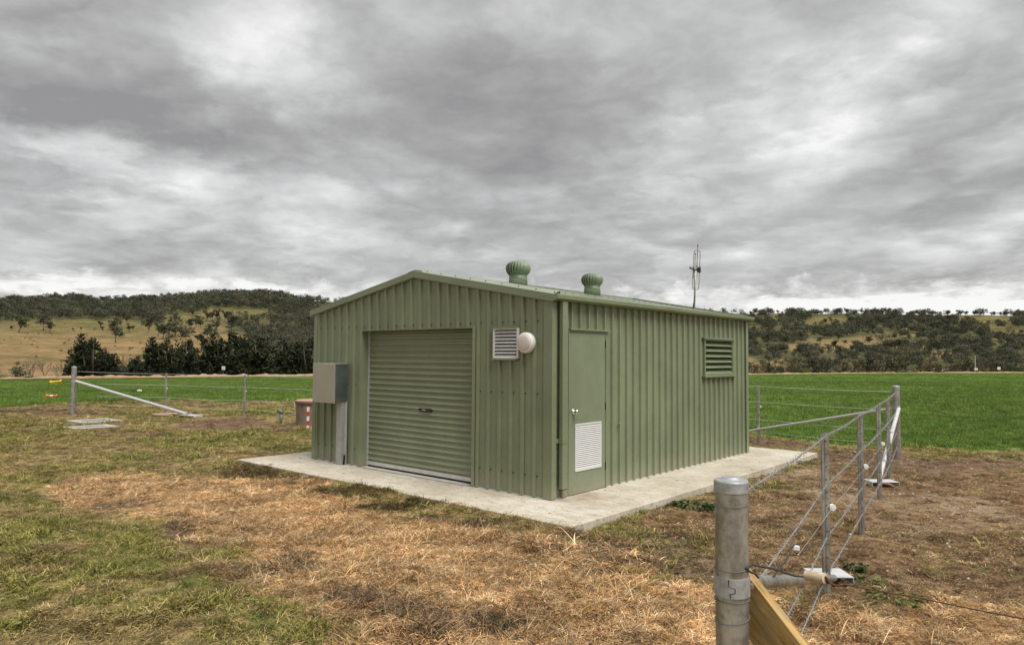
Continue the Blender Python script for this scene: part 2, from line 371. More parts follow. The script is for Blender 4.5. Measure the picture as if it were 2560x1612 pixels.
# ------------------------------------------------------------------ terrain
FH = np.array([FW[0], FW[1]])/math.hypot(FW[0], FW[1]); RH = np.array([FH[1], -FH[0]])
def DX(x, y):
    dx = x-CAM[0]; dy = y-CAM[1]; return dx*FH[0]+dy*FH[1], dx*RH[0]+dy*RH[1]
def xy_of(D, X): return CAM[0]+D*FH[0]+X*RH[0], CAM[1]+D*FH[1]+X*RH[1]
def gz(x, y):
    x = np.asarray(x, float); y = np.asarray(y, float); D, X = DX(x, y)
    e = np.maximum(0, D-28); k = .017-.0125*np.clip(X/np.maximum(D, 1), -.8, .8)
    e2 = np.where(e < 8, e*e/16, e-4)
    rr = np.hypot(D, X); near = 1-sstep(25, 60, rr)
    z = -.085-e2*k+near*(.05*(fbm(x*.9, y*.9, 3, 3)-.5)+.05*(fbm(x*3.1, y*3.1, 5, 3)-.5))
    # turf built up against the front edge of the slab, flatter by the side edge
    df = np.where((x > -6.3) & (x < 1.1), np.abs(y+1.02), 9); z = z+.055*np.exp(-(df/.28)**2)*(y < -.96)
    # low clods in the foreground mat of dead grass
    z = z+.085*sstep(.46, .75, fbm(x*1.9+4, y*1.9, 9, 3))*np.exp(-((D-4.6)/2.6)**2)+near*.075*(fbm(x*5.3, y*5.3, 13, 2)-.5)*np.exp(-(D/10)**2)
    ins = (x > -6.05) & (x < 1.0) & (y > -.95) & (y < 7.0)
    return np.where(ins, np.minimum(z, -.1), z)
def at(u, v):
    d = ray(u, v); t = 1.5
    for i in range(400):
        P = CAM+d*t; h = P[2]-float(gz(P[0], P[1]))
        if h < .002 or t > 900: break
        t += max(h*.8, .004)/max(.02, -d[2]*1.0+.02)*.6
    return P
def px(P):
    d = np.asarray(P)-CAM; z = d@FW; return 1280+FOC*(d@RT)/z, 806-FOC*(d@UP)/z

# paddock edges, as world lines in (X -> D)
EDGE_F = [at(u, v) for u, v in ((-900, 1040), (0, 1018), (330, 1002), (745, 1006), (1870, 1086), (2000, 1100), (2243, 1122), (2560, 1136), (3400, 1150))]
EDGE_B = [at(u, v) for u, v in ((-700, 958), (0, 949), (400, 944.5), (760, 941), (1200, 940), (1860, 937), (2200, 933), (2560, 932.5), (3300, 932))]
def ratio_curve(pts):
    q = [DX(p[0], p[1]) for p in pts]; r = np.array([b/a for a, b in q]); D = np.array([a for a, b in q]); o = np.argsort(r); return r[o], D[o]
RF, DF = ratio_curve(EDGE_F); RB, DB = ratio_curve(EDGE_B)
def crop_w(x, y):
    D, X = DX(x, y); r = X/np.maximum(D, .5); f = np.interp(r, RF, DF); b = np.interp(r, RB, DB)
    n = (fbm(x*.5, y*.5, 21, 3)-.5)
    return np.where(D > .5, sstep(-.5, .7, D-f+n*3.2), 0)*(1-sstep(-1, 0, D-b))

# cover patches: (kind, u, v, du, dv) surveyed on the photograph and laid on the ground as world ellipses
S = [('S', 330, 1215, 170, 42), ('S', 560, 1245, 230, 75), ('S', 800, 1330, 250, 110), ('S', 1050, 1400, 300, 120), ('S', 1330, 1430, 280, 110), ('S', 1250, 1560, 420, 90), ('S', 1600, 1560, 260, 90), ('S', 700, 1210, 130, 30),
     ('S', 2100, 1590, 260, 62), ('S', 2400, 1585, 260, 55), ('S', 1900, 1600, 200, 70), ('S', 900, 1470, 180, 50),
     ('B', 637, 1412, 85, 36), ('B', 930, 1492, 95, 26), ('B', 1036, 1527, 62, 26), ('B', 1114, 1570, 95, 34), ('B', 1270, 1543, 100, 26), ('B', 1133, 1308, 70, 16), ('B', 330, 1252, 70, 12), ('B', 455, 1315, 50, 22), ('B', 1500, 1420, 60, 18),
     ('D', 1560, 1375, 170, 36), ('D', 1700, 1420, 140, 36), ('D', 1640, 1335, 130, 22), ('D', 1480, 1345, 60, 12),
     ('R', 2250, 1270, 620, 150), ('R', 2250, 1440, 560, 90), ('R', 1700, 1300, 200, 40), ('R', 1900, 1280, 200, 60), ('R', 2150, 1400, 250, 70), ('R', 2420, 1470, 250, 60), ('R', 2450, 1250, 260, 70), ('R', 1950, 1400, 160, 60),
     ('P', 2358, 1285, 190, 62), ('P', 2010, 1205, 110, 42), ('P', 2150, 1250, 90, 40), ('P', 2500, 1330, 100, 30), ('P', 1990, 1310, 60, 25),
     ('E', 2360, 1160, 300, 22), ('E', 2120, 1140, 160, 18), ('E', 1930, 1108, 90, 10), ('E', 260, 1074, 110, 13), ('E', 150, 1027, 190, 9), ('E', 560, 1058, 130, 18), ('E', 520, 1006, 240, 5), ('E', 350, 1088, 90, 8), ('E', 690, 1075, 60, 12),
     ('G', 273, 1147, 140, 12), ('G', 728, 1122, 110, 14), ('G', 607, 1093, 110, 20), ('G', 350, 1050, 60, 7), ('G', 430, 1052, 50, 7), ('G', 400, 1018, 330, 4), ('G', 650, 1030, 100, 9), ('G', 190, 1318, 90, 40), ('G', 280, 1380, 110, 55), ('G', 80, 1250, 90, 30), ('G', 60, 1340, 90, 40), ('G', 330, 1330, 90, 25),
     ('G', 870, 1580, 90, 30), ('G', 780, 1590, 70, 30), ('G', 400, 1430, 120, 30), ('G', 230, 1500, 80, 26), ('G', 540, 1480, 60, 26), ('G', 350, 1560, 70, 26), ('G', 60, 1470, 70, 40), ('G', 690, 1560, 60, 20), ('G', 40, 1560, 50, 26),
     ('G', 2263, 1408, 26, 9), ('G', 2340, 1435, 30, 9), ('G', 2450, 1424, 42, 11), ('G', 2527, 1341, 34, 11), ('G', 2530, 1450, 30, 13), ('G', 1790, 1580, 40, 20), ('G', 1905, 1220, 40, 10), ('G', 1960, 1165, 50, 6),
     ('K', 700, 1178, 120, 14), ('K', 850, 1225, 110, 16), ('K', 1010, 1268, 110, 14), ('K', 1180, 1298, 110, 12), ('K', 1600, 1255, 130, 14), ('K', 1780, 1180, 120, 12), ('K', 1950, 1140, 60, 6), ('K', 620, 1170, 50, 10)]
PATCH = []
for (k, u, v, du, dv) in S:
    c = at(u, v)[:2]; a = (at(u+du, v)-at(u-du, v))[:2]/2; b = (at(u, v-dv)-at(u, v+dv))[:2]/2
    PATCH.append((k, c, np.linalg.inv(np.array([a, b]).T)))
def cover(x, y):
    w = {k: np.zeros_like(x) for k in 'SBDRPEGK'}
    nx = fbm(x*1.1, y*1.1, 31, 4)-.5; ny = fbm(x*1.1+50, y*1.1, 37, 4)-.5
    D, X = DX(x, y); am = np.clip(.09*np.abs(D), .25, 1.1)
    for k, c, Mi in PATCH:
        q = np.stack([x-c[0]+nx*am*1.6, y-c[1]+ny*am*1.6]); e = np.einsum('ij,j...->i...', Mi, q)
        w[k] = np.maximum(w[k], 1-(sstep(.8, 1.22, np.sqrt(e[0]**2+e[1]**2)) if k == 'S' else sstep(.65, 1.15, np.sqrt(e[0]**2+e[1]**2))))
    w['P'] = w['P']*(.35+.6*sstep(.35, .65, fbm(x*2.1, y*2.1, 33, 3))); w['C'] = crop_w(x, y); return w

def build_ground():
    def axis(fine, hi, n1, n2, lo):
        a = np.linspace(-lo, hi, n1); g = np.geomspace(1, 60, n2)
        return a, g
    # graded grid in (D, X): fine near the camera, coarse towards the horizon
    Ds = np.concatenate([-np.geomspace(60, 1.2, 12), np.linspace(0, 14, 230)[1:], np.linspace(14, 40, 150)[1:], np.geomspace(40, 2500, 90)[1:]])
    t = np.linspace(-1, 1, 420); Xs = np.sign(t)*(np.abs(t)*11+ (np.abs(t)**7)*1500)
    DD, XX = np.meshgrid(Ds, Xs, indexing='ij'); sc = 1+np.clip(DD, 0, 300)/14*.8*(np.abs(XX) < 15); XX = XX*sc
    x, y = xy_of(DD, XX); z = gz(x, y); far = np.hypot(DD, XX) > 400; z = np.where(far, np.maximum(z, -9)-0.0, z)
    n, m = x.shape; V = np.stack([x, y, z], -1).reshape(-1, 3)
    idx = np.arange(n*m).reshape(n, m); F = np.stack([idx[:-1, :-1], idx[:-1, 1:], idx[1:, 1:], idx[1:, :-1]], -1).reshape(-1, 4)[:, ::-1]
    me = bpy.data.meshes.new('ground'); me.vertices.add(len(V)); me.vertices.foreach_set('co', V.ravel())
    me.loops.add(F.size); me.loops.foreach_set('vertex_index', F.ravel().astype(np.int32)); me.polygons.add(len(F))
    me.polygons.foreach_set('loop_start', np.arange(0, F.size, 4, dtype=np.int32)); me.polygons.foreach_set('loop_total', np.full(len(F), 4, np.int32)); me.polygons.foreach_set('use_smooth', np.ones(len(F), bool)); me.update()
    xf, yf = V[:, 0], V[:, 1]; w = cover(xf, yf)
    soil = np.array([.115, .078, .05]); c = np.empty((len(V), 3)); c[:] = np.array([.23, .175, .08])
    for k, col in (('R', (.18, .115, .064)), ('S', (.31, .19, .092)), ('B', (.14, .094, .06)), ('K', (.13, .10, .042)), ('D', (.19, .132, .085)), ('P', (.25, .185, .12)), ('E', (.15, .095, .06)), ('G', (.11, .12, .035)), ('C', (.11, .18, .028))):
        a = w[k][:, None]; c = c*(1-a)+np.array(col)*a
    D, X = DX(xf, yf); r = X/np.maximum(D, .5); b = np.interp(r, RB, DB); beyond = (D > b)[:, None]
    c = np.where(beyond, np.array([.20, .165, .07]), c)
    ca = me.color_attributes.new('col', 'FLOAT_COLOR', 'POINT'); ca.data.foreach_set('color', np.concatenate([c, np.ones((len(c), 1))], 1).ravel().astype(np.float32))
    m_, nt, p = nodes('ground_cover'); P = pos(nt); at_ = nn(nt, 'ShaderNodeAttribute'); at_.attribute_name = 'col'
    a = nz(nt, P, 5, 8, .7); f = nz(nt, P, 60, 5, .7); st = nz(nt, P, 28, 2, .5)
    col = mixc(nt, 1, at_.outputs['Color'], ramp(nt, a, [(.36, (.6, .6, .6)), (.64, (1.4, 1.38, 1.35))]), 'MULTIPLY')
    col = mixc(nt, 1, col, ramp(nt, f, [(.36, (.55, .55, .55)), (.64, (1.45, 1.45, 1.45))]), 'MULTIPLY')
    nt.links.new(col, p.inputs['Base Color']); p.inputs['Roughness'].default_value = .95; p.inputs['Specular IOR Level'].default_value = .15
    bump(nt, p, f, .6, .02); me.materials.append(m_)
    o = bpy.data.objects.new('ground', me); COL.objects.link(o); tag(o, kind='structure')
build_ground()

# ------------------------------------------------------------------ hills
RID = [(-1400, 770), (-600, 762), (0, 756), (70, 754), (116, 748), (180, 747), (220, 751), (270, 755), (340, 752), (430, 746), (490, 741), (580, 736), (646, 731), (704, 740), (757, 749), (800, 753), (1000, 765), (1400, 772), (1800, 783), (1900, 785), (1990, 781), (2035, 786), (2095, 783), (2200, 785), (2320, 788), (2450, 787), (2560, 791), (3100, 800), (4200, 790)]
RA = np.array([math.atan2(*(lambda d: (d@RH, d@FH))(ray(u, 800)[:2])) for u, v in RID])
RE = np.array([(lambda d: d[2]/math.hypot(d[0], d[1]))(ray(u, v)) for u, v in RID])
def hill_geo(az, s):
    """az azimuth about the view axis, s 0 (foot) .. 1 (ridge) -> world x, y, z"""
    az = np.asarray(az, float); s = np.asarray(s, float)
    rr = np.tan(np.clip(az, -1.2, 1.2)); Db = np.interp(rr, RB, DB); r0 = Db/np.cos(np.clip(az, -1.2, 1.2))*1.03+3
    r = r0*(900/r0)**s
    Dx, Xx = r0*np.cos(az), r0*np.sin(az); x0, y0 = xy_of(Dx, Xx); z0 = gz(x0, y0)-.6
    e0 = (z0-CAM[2])/r0; e1 = np.interp(az, RA, RE)
    prof = .10*s+.90*(s**1.12)
    x, y = xy_of(r*np.cos(az), r*np.sin(az))
    bmpv = (fbm(az*9, s*5, 41, 4)-.5)*.012*np.sin(np.pi*np.clip(s, 0, 1))+(fbm(az*40, s*14, 47, 3)-.5)*.0035*np.clip(s*4, 0, 1)*np.clip((1-s)*8, 0, 1)
    el = e0+(e1-e0)*prof+bmpv
    z = CAM[2]+r*el
    back = s > 1
    z = np.where(back, CAM[2]+900*e1-(s-1)*420, z)
    return x, y, z
# openings in the bush, surveyed as (u, v, du, dv); positive = open grass
OPEN_L = [(150, 835, 420, 36), (20, 860, 300, 60), (330, 850, 170, 45), (470, 835, 90, 26), (560, 850, 70, 16), (578, 788, 125, 19), (455, 805, 75, 22), (650, 815, 60, 7), (520, 822, 60, 12), (700, 905, 60, 10), (120, 910, 300, 35), (480, 880, 90, 25)]
OPEN_R = [(2064, 812, 66, 20), (2100, 862, 120, 17), (1990, 868, 60, 9), (1880, 826, 14, 6), (1962, 901, 12, 7), (1905, 915, 60, 12), (2262, 860, 75, 11), (2180, 846, 60, 9), (2245, 836, 60, 7), (2484, 806, 62, 20), (2520, 838, 62, 17), (2380, 795, 95, 9), (2417, 876, 30, 7), (2491, 881, 22, 5), (2340, 885, 50, 8), (2290, 824, 26, 8), (1950, 790, 20, 9), (1860, 900, 30, 10)]
def opening(u, v):
    o = np.zeros_like(u); n = (fbm(u/22, v/9, 51, 3)-.5)
    for (a, b, c, d) in OPEN_L+OPEN_R:
        o = np.maximum(o, 1-sstep(.75, 1.1, np.sqrt(((u-a)/c)**2+((v-b)/d)**2)+n*.5))
    return o
def pxv(x, y, z):
    d = np.stack([x-CAM[0], y-CAM[1], z-CAM[2]], -1); w = np.maximum(d@FW, .1); return 1280+FOC*(d@RT)/w, 806-FOC*(d@UP)/w
def build_hill():
    A = np.linspace(-1.15, 1.15, 560); Sg = np.concatenate([np.linspace(0, 1, 110), [1.02, 1.1, 1.3]])
    az, s = np.meshgrid(A, Sg, indexing='ij'); x, y, z = hill_geo(az, s); n, m = x.shape
    V = np.stack([x, y, z], -1).reshape(-1, 3); idx = np.arange(n*m).reshape(n, m)
    F = np.stack([idx[:-1, :-1], idx[1:, :-1], idx[1:, 1:], idx[:-1, 1:]], -1).reshape(-1, 4)
    me = bpy.data.meshes.new('hill'); me.from_pydata(V.tolist(), [], F.tolist()); me.polygons.foreach_set('use_smooth', [True]*len(F))
    u, v = pxv(V[:, 0], V[:, 1], V[:, 2]); op = opening(u, v); sf = s.ravel()
    tan = np.array([.30, .21, .108]); grn = np.array([.158, .142, .062]); ol = np.array([.12, .115, .058])
    gg = np.clip(sstep(.45, .8, sf)*.85+(fbm(u/60, v/12, 61, 3)-.5)*.9, 0, 1)[:, None]
    grass = tan*(1-gg)+grn*gg; c = ol*(1-op[:, None])+grass*op[:, None]
    ca = me.color_attributes.new('col', 'FLOAT_COLOR', 'POINT'); ca.data.foreach_set('color', np.concatenate([c, np.ones((len(c), 1))], 1).ravel().astype(np.float32))
    mt, nt, p = nodes('hill_grass'); P = pos(nt); at_ = nn(nt, 'ShaderNodeAttribute'); at_.attribute_name = 'col'
    a = nz(nt, scaled(nt, P, (1, 1, 3)), .05, 8, .72); f = nz(nt, scaled(nt, P, (1, 1, 3)), .45, 6, .75)
    col = mixc(nt, 1, at_.outputs['Color'], ramp(nt, a, [(.3, (.5, .56, .5)), (.7, (1.35, 1.28, 1.22))]), 'MULTIPLY')
    col = mixc(nt, 1, col, ramp(nt, f, [(.3, (.45, .5, .48)), (.7, (1.45, 1.4, 1.38))]), 'MULTIPLY')
    nt.links.new(col, p.inputs['Base Color']); p.inputs['Roughness'].default_value = 1; p.inputs['Specular IOR Level'].default_value = .1
    bump(nt, p, f, 1, 1.2)
    me.materials.append(mt); o = bpy.data.objects.new('hill', me); COL.objects.link(o); tag(o, kind='structure')
build_hill()

# ------------------------------------------------------------------ concrete slab
W, LN, EH = 5.203, 6.088, 2.5
SX0, SX1, SY0, SY1 = -W-.8545, 1.0106, -.9671, LN+.928
slab = put('concrete_slab', MB().box((SX0, SY0, -.16), (SX1, SY1, 0)), CONC, bevel=.008); tag(slab, kind='structure')

# ------------------------------------------------------------------ the shed
shed = thing('shed', (-W/2, LN/2, 0), 'green ribbed steel shed with roller door standing on a concrete slab', 'shed')
RIBH = .033
def rib_profile(a0, a1, centers, pitch):
    """(a, depth) list along the wall from a0 to a1"""
    pts = [(a0, 0.0)]
    for c in centers:
        for da, dp in ((-.027, 0), (-.017, RIBH), (.017, RIBH), (.027, 0), (pitch*.36, 0), (pitch*.36+.008, .003), (pitch*.64-.008, .003), (pitch*.64, 0)):
            a = c+da
            if a0+.002 < a < a1-.002: pts.append((a, dp))
    pts.append((a1, 0.0)); return sorted(pts)
def interp_prof(prof, a):
    for (p, d), (q, e) in zip(prof, prof[1:]):
        if p <= a <= q: return d+(e-d)*(a-p)/max(q-p, 1e-9)
    return 0
def wall_sheets(axis, a0, a1, start, pitch, ztop, zbot, openings, mat, base, outsign, name='wall_sheet'):
    """ribbed cladding, one object per sheet of four ribs"""
    first = start; n = int((a1-a0)/pitch)+3
    cs = [first+pitch*k for k in range(-n, n) if a0-.05 < first+pitch*k < a1+.05]
    cuts = [a0]+[c+.02 for i, c in enumerate(cs) if i % 4 == 3 and a0 < c+.02 < a1-.15]+[a1]
    for k in range(len(cuts)-1):
        b0, b1 = cuts[k], cuts[k+1]; over = .018 if k < len(cuts)-2 else 0
        prof = rib_profile(b0, b1+over, cs, pitch)
        if cs and k > 0: prof[0] = (b0, RIBH if abs(min(cs, key=lambda c: abs(c-b0))-b0) < .016 else .02)
        if over: prof[-1] = (b1+over, .004)
        br = sorted({a for o in openings for a in (o[0], o[1]) if b0 < a < b1+over})
        full = sorted(prof+[(a, interp_prof(prof, a)) for a in br])
        mb = MB(); lift = .0015*(k % 2)
        for (p, d), (q, e) in zip(full, full[1:]):
            if q-p < 1e-5: continue
            mid = (p+q)/2; segs = [(zbot, None)]; iv = [[zbot, 1e9]]
            for (o0, o1, z0, z1) in openings:
                if o0 < mid < o1:
                    nv = []
                    for s0, s1 in iv:
                        if z0 > s0: nv.append([s0, min(s1, z0)])
                        if z1 < s1: nv.append([max(s0, z1), s1])
                    iv = nv
            for s0, s1 in iv:
                zp, zq = min(s1, ztop(p)), min(s1, ztop(q))
                if zp-s0 < .005 and zq-s0 < .005: continue
                def pt(a, dd, z):
                    o = base+outsign*(dd+lift); return (a, o, z) if axis == 'x' else (o, a, z)
                mb.face([pt(p, d, s0), pt(q, e, s0), pt(q, e, zq), pt(p, d, zp)])
        if mb.f:
            o = put(name, mb, mat, shed)
            so = o.modifiers.new('thick', 'SOLIDIFY'); so.thickness = .0012; so.offset = 0
TP = (2.986-EH)/(W/2+.06)          # roof slope
gable = lambda a: EH+.05+TP*(W/2-abs(a+W/2))
DL, DR, DH = -3.8755, -1.367, 2.191
FOPEN = [(DL, DR, -1, DH), (-.975, -.53, 1.775, 2.172)]
wall_sheets('x', -W, 0, -.27, .202, gable, .012, FOPEN, PAINT, 0, -1)
SOPEN = [(.33, 1.195, -1, 2.15), (4.29, 5.41, 1.52, 2.11)]
wall_sheets('y', 0, LN, .401, .1952, lambda a: EH+.06, .012, SOPEN, PAINT, 0, 1)
wall_sheets('x', -W, 0, -.27, .202, gable, .012, [], PAINT, LN, 1)
wall_sheets('y', 0, LN, .401, .1952, lambda a: EH+.06, .012, [], PAINT, -W, -1)
put('interior_shade_box', MB().box((-W+.05, .16, .01), (-.12, LN-.06, EH-.02)), DARK, shed)  # added dark box that gives the shed's inside its shade
# base angle under the cladding
for a_, b_ in (((-W, -.006, .001), (DL-.02, .02, .011)), ((DR+.02, -.006, .001), (-.021, .02, .011)), ((-.02, 0, .0015), (.008, .33, .0105)), ((-.02, 1.2, .001), (.006, LN, .011))): put('base_strip', MB().box(a_, b_), GALVL, shed)
# corner flashings
def corner(x, y, sx, sy, wf, ws):
    mb = MB(); t = .002; o = RIBH+.004
    xs = sorted((x+sx*o, x-sx*wf)); ys = sorted((y+sy*o, y+sy*(o-t)))
    mb.box((xs[0], ys[0], .008), (xs[1], ys[1], EH+.055))
    mb.box((x-sx*wf-.001, y+sy*(o-.02), .008), (x-sx*wf+.001, y+sy*o, EH+.055))
    ys = sorted((y+sy*(o-t), y-sy*ws)); xs = sorted((x+sx*o, x+sx*(o-t)))
    mb.box((xs[0], ys[0], .008), (xs[1], ys[1], EH+.055))
    put('corner_flashing', mb, PAINTD, shed)
corner(0, 0, 1, -1, .105, .055); corner(-W, 0, -1, -1, .06, .08); corner(0, LN, 1, 1, .06, .07); corner(-W, LN, -1, 1, .06, .06)
put('jamb_strip', MB().box((.003, .215, .008), (.031, .31, EH+.02)), PAINTD, shed)
# roof sheets
OV = .10
def roof_z(x): return EH+.085+TP*(W/2-abs(x+W/2))
RP = .2; RY0, RY1 = -.03, LN+.05
rcs = [RY0+.06+RP*k for k in range(40) if RY0+.06+RP*k < RY1]
for side in (1, -1):
    cuts = [RY0]+[c+.02 for i, c in enumerate(rcs) if i % 4 == 3 and c < RY1-.2]+[RY1]
    for k in range(len(cuts)-1):
        prof = [(a_, d_*.5) for a_, d_ in rib_profile(cuts[k], cuts[k+1], rcs, RP)]; mb = MB()
        xe = .075 if side > 0 else -W-.075; xm = -W/2
        for (p, d), (q, e) in zip(prof, prof[1:]):
            if q-p < 1e-5: continue
            pts = [(xm, p, roof_z(xm)+d), (xe, p, roof_z(xe)+d), (xe, q, roof_z(xe)+e), (xm, q, roof_z(xm)+e)]
            mb.face(pts if side > 0 else pts[::-1])
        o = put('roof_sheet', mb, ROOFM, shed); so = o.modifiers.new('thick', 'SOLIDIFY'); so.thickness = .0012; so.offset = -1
mb = MB(); zr = roof_z(-W/2)+RIBH+.006
for s in (1, -1):
    mb.face([(-W/2, RY0, zr), (-W/2+s*.16, RY0, zr-.16*TP), (-W/2+s*.16, RY1, zr-.16*TP), (-W/2, RY1, zr)][::(1 if s < 0 else -1)])
    mb.face([(-W/2+s*.16, RY0, zr-.16*TP), (-W/2+s*.16, RY0, zr-.16*TP-.02), (-W/2+s*.16, RY1, zr-.16*TP-.02), (-W/2+s*.16, RY1, zr-.16*TP)])
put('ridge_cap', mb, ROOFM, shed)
# barge flashings front and back
for (yo, yi) in ((-.062, .09), (LN+.062, LN-.09)):
    for s in (1, -1):
        mb = MB(); xe = (.062 if s > 0 else -W-.14); xm = -W/2
        def zt(x): return 3.078-TP*abs(x-xm)
        def zb(x): return 2.984-TP*abs(x-xm)
        sg = -1 if yo < yi else 1
        prof = [(yi, RIBH+.01+.0, 't'), (yo, 0, 't'), (yo, -.0, 'b'), (yo-sg*.028, 0, 'c'), (yo-sg*.03, -.014, 'c')]
        def pt(x, i):
            y, dz, kk = prof[i]; b = {'t': zt(x), 'b': zb(x), 'c': zb(x)}[kk]; return (x, y, b+dz if i else zt(x)-.002)
        for i in range(1, len(prof)-1):
            q = [pt(xm, i), pt(xe, i), pt(xe, i+1), pt(xm, i+1)]; mb.face(q)
        up_ = .047 if sg < 0 else .022; cp = MB(); cp.face([(xm, yo-sg*.002, zt(xm)+.001), (xe, yo-sg*.002, zt(xe)+.001), (xe, yi, zt(xe)+up_), (xm, yi, zt(xm)+up_)]); cp.face([(xm, yi, zt(xm)+up_), (xe, yi, zt(xe)+up_), (xe, yi-sg*.004, zt(xe)+.01), (xm, yi-sg*.004, zt(xm)+.01)])
        o = put('barge_cap', cp, ROOFM, shed); so = o.modifiers.new('thick', 'SOLIDIFY'); so.thickness = .0016; so.offset = 0
        # small returned bead
        mb.box((min(xm, xe), yo+sg*.004 if sg < 0 else yo, 0), (min(xm, xe)+.0001, yo+.0001, .0001)) if False else None
        o = put('barge_flashing', mb, PAINTD, shed); so = o.modifiers.new('thick', 'SOLIDIFY'); so.thickness = .0016; so.offset = 0
# gutters (quad section with open top)
def gutter(x, s, y0, y1):
    mb = MB(); pr = [(.015, 2.595), (.015, 2.512), (.085, 2.512), (.128, 2.536), (.132, 2.582), (.12, 2.588), (.112, 2.583)]
    for (p, q), (p2, q2) in zip(pr, pr[1:]): mb.face([(x+s*p, y0, q), (x+s*p2, y0, q2), (x+s*p2, y1, q2), (x+s*p, y1, q)])
    for y in (y0, y1): mb.face([(x+s*p, y, q) for p, q in pr[:6]])
    o = put('gutter', mb, PAINTD, shed); so = o.modifiers.new('thick', 'SOLIDIFY'); so.thickness = .0015; so.offset = 0
gutter(.008, 1, -.062, LN+.11); gutter(-W-.008, -1, -.06, LN+.11)
put('eave_soffit', MB().box((.004, .03, 2.515), (.024, LN-.03, 2.60)), PAINTD, shed)
# downpipe
dp = put('downpipe', MB().box((.048, .095, .125), (.108, .197, 2.513)), PAINTD, shed, bevel=.006)
mb = MB().box((.044, .089, .70), (.113, .203, .765)).box((.034, .203, .705), (.04, .265, .76)).box((.034, .03, .705), (.04, .089, .76))
put('bracket', mb, PAINTD, dp, bevel=.002)
put('outlet_shade_plate', MB().box((.05, .097, .119), (.106, .195, .1245)), DARK, dp)  # dark plate painting the shade in the open pipe end
put('bolt', MB().lathe((.041, .24, .732), [(.008, 0), (.008, .005), (.004, .007)], 8, (1, 0, 0)), GALV, dp)

# roller door
rd = put('roller_door', MB(), PAINT, shed, loc=(0, 0, 0)) if False else None
def roller():
    mb = MB(); p = .0873; y0 = .125; x0, x1 = DL+.03, DR-.03
    prof = [(0, .021), (.004, -.001), (.030, -.001), (.036, -.003), (.046, .007), (.052, .008), (.068, .009), (.074, .012), (.0873, .021)]
    z = .085; pts = []
    zz = DH+.03
    k = 0
    while zz-k*p > .085:
        for dz, o in prof[:-1] if True else prof:
            zt_ = zz-k*p-dz
            if zt_ < .085: break
            pts.append((zt_, o))
        k += 1
    pts.append((.085, .004))
    nx = 6
    for (za, a), (zb, b) in zip(pts, pts[1:]):
        mb.face([(x0, y0-b, zb), (x1, y0-b, zb), (x1, y0-a, za), (x0, y0-a, za)])
    o = put('roller_door', mb, PAINT, shed)
    put('bottom_rail', MB().box((x0, y0-.022, .030), (x1, y0+.01, .088)), ALU, o, bevel=.003)
    put('rubber_seal', MB().box((x0, y0-.018, .004), (x1, y0+.006, .0295)), RUBBER, o)
    for xx in (DL, DR-.03): put('guide_rail', MB().box((xx+.002, y0-.03, .004), (xx+.028, y0+.03, DH)), GALVL if xx == DL else PAINTD, o)
    lx0, lx1, lz0, lz1 = -2.62, -2.345, .962, 1.008
    mb = MB(); yl = y0-.030
    n = 10; out = []
    for (cx, a0) in ((lx1-.018, -90), (lx1-.018, 0), (lx0+.018, 90), (lx0+.018, 180)):
        for i in range(5):
            a = R(a0+i*22.5); cz = (lz0+.018) if (a0 in (-90, 180)) else (lz1-.018); out.append((cx+.018*math.cos(a), cz+.018*math.sin(a)))
    mb.face([(a, yl, b) for a, b in out])
    for i in range(len(out)):
        a, b = out[i], out[(i+1) % len(out)]; mb.face([(a[0], yl, a[1]), (a[0], y0, a[1]), (b[0], y0, b[1]), (b[0], yl, b[1])])
    lk = put('lock_plate', mb, BLACK, o)
    # small pale maker's mark: a round emblem and a word too small to read, as in the photograph
    mb = MB().lathe((-2.535, yl-.0005, .985), [(.0075, 0), (.0075, .0012)], 12, (0, -1, 0)).box((-2.518, yl-.0014, .981), (-2.462, yl-.0004, .990))
    put('maker_mark', mb, WHITE, lk)
roller()
# roller door opening flashings
mb = MB()
mb.box((DL-.004, -RIBH-.006, .010), (DL+.0015, .13, DH+.002)).box((DL-.05, -RIBH-.006, .010), (DL-.0045, -RIBH-.004, DH+.03))
put('jamb_flashing', mb, PAINTD, shed)
mb = MB().box((DR-.0015, -RIBH-.006, .010), (DR+.004, .13, DH+.002)).box((DR+.0045, -RIBH-.006, .010), (DR+.06, -RIBH-.004, DH+.03))
put('jamb_flashing', mb, PAINTD, shed)
put('head_flashing', MB().box((DL+.002, -RIBH-.003, DH+.001), (DR-.002, .13, DH+.004)).box((DL-.0, -RIBH-.0035, DH+.0045), (DR, -RIBH-.001, DH+.012)), PAINTD, shed)
# rebated sill in front of the roller door
mb = MB().box((DL+.01, -.03, .0035), (DR-.01, .09, .0065)); put('door_sill', mb, simple('sill_concrete', (.47, .45, .40), .8, 0, .2, 9, .2), shed)
put('sill_joint', MB().box((DL+.012, -.052, .0035), (DR-.012, -.0305, .005)), simple('joint_mortar', (.27, .26, .25), .9, 0, .3, 14), shed)

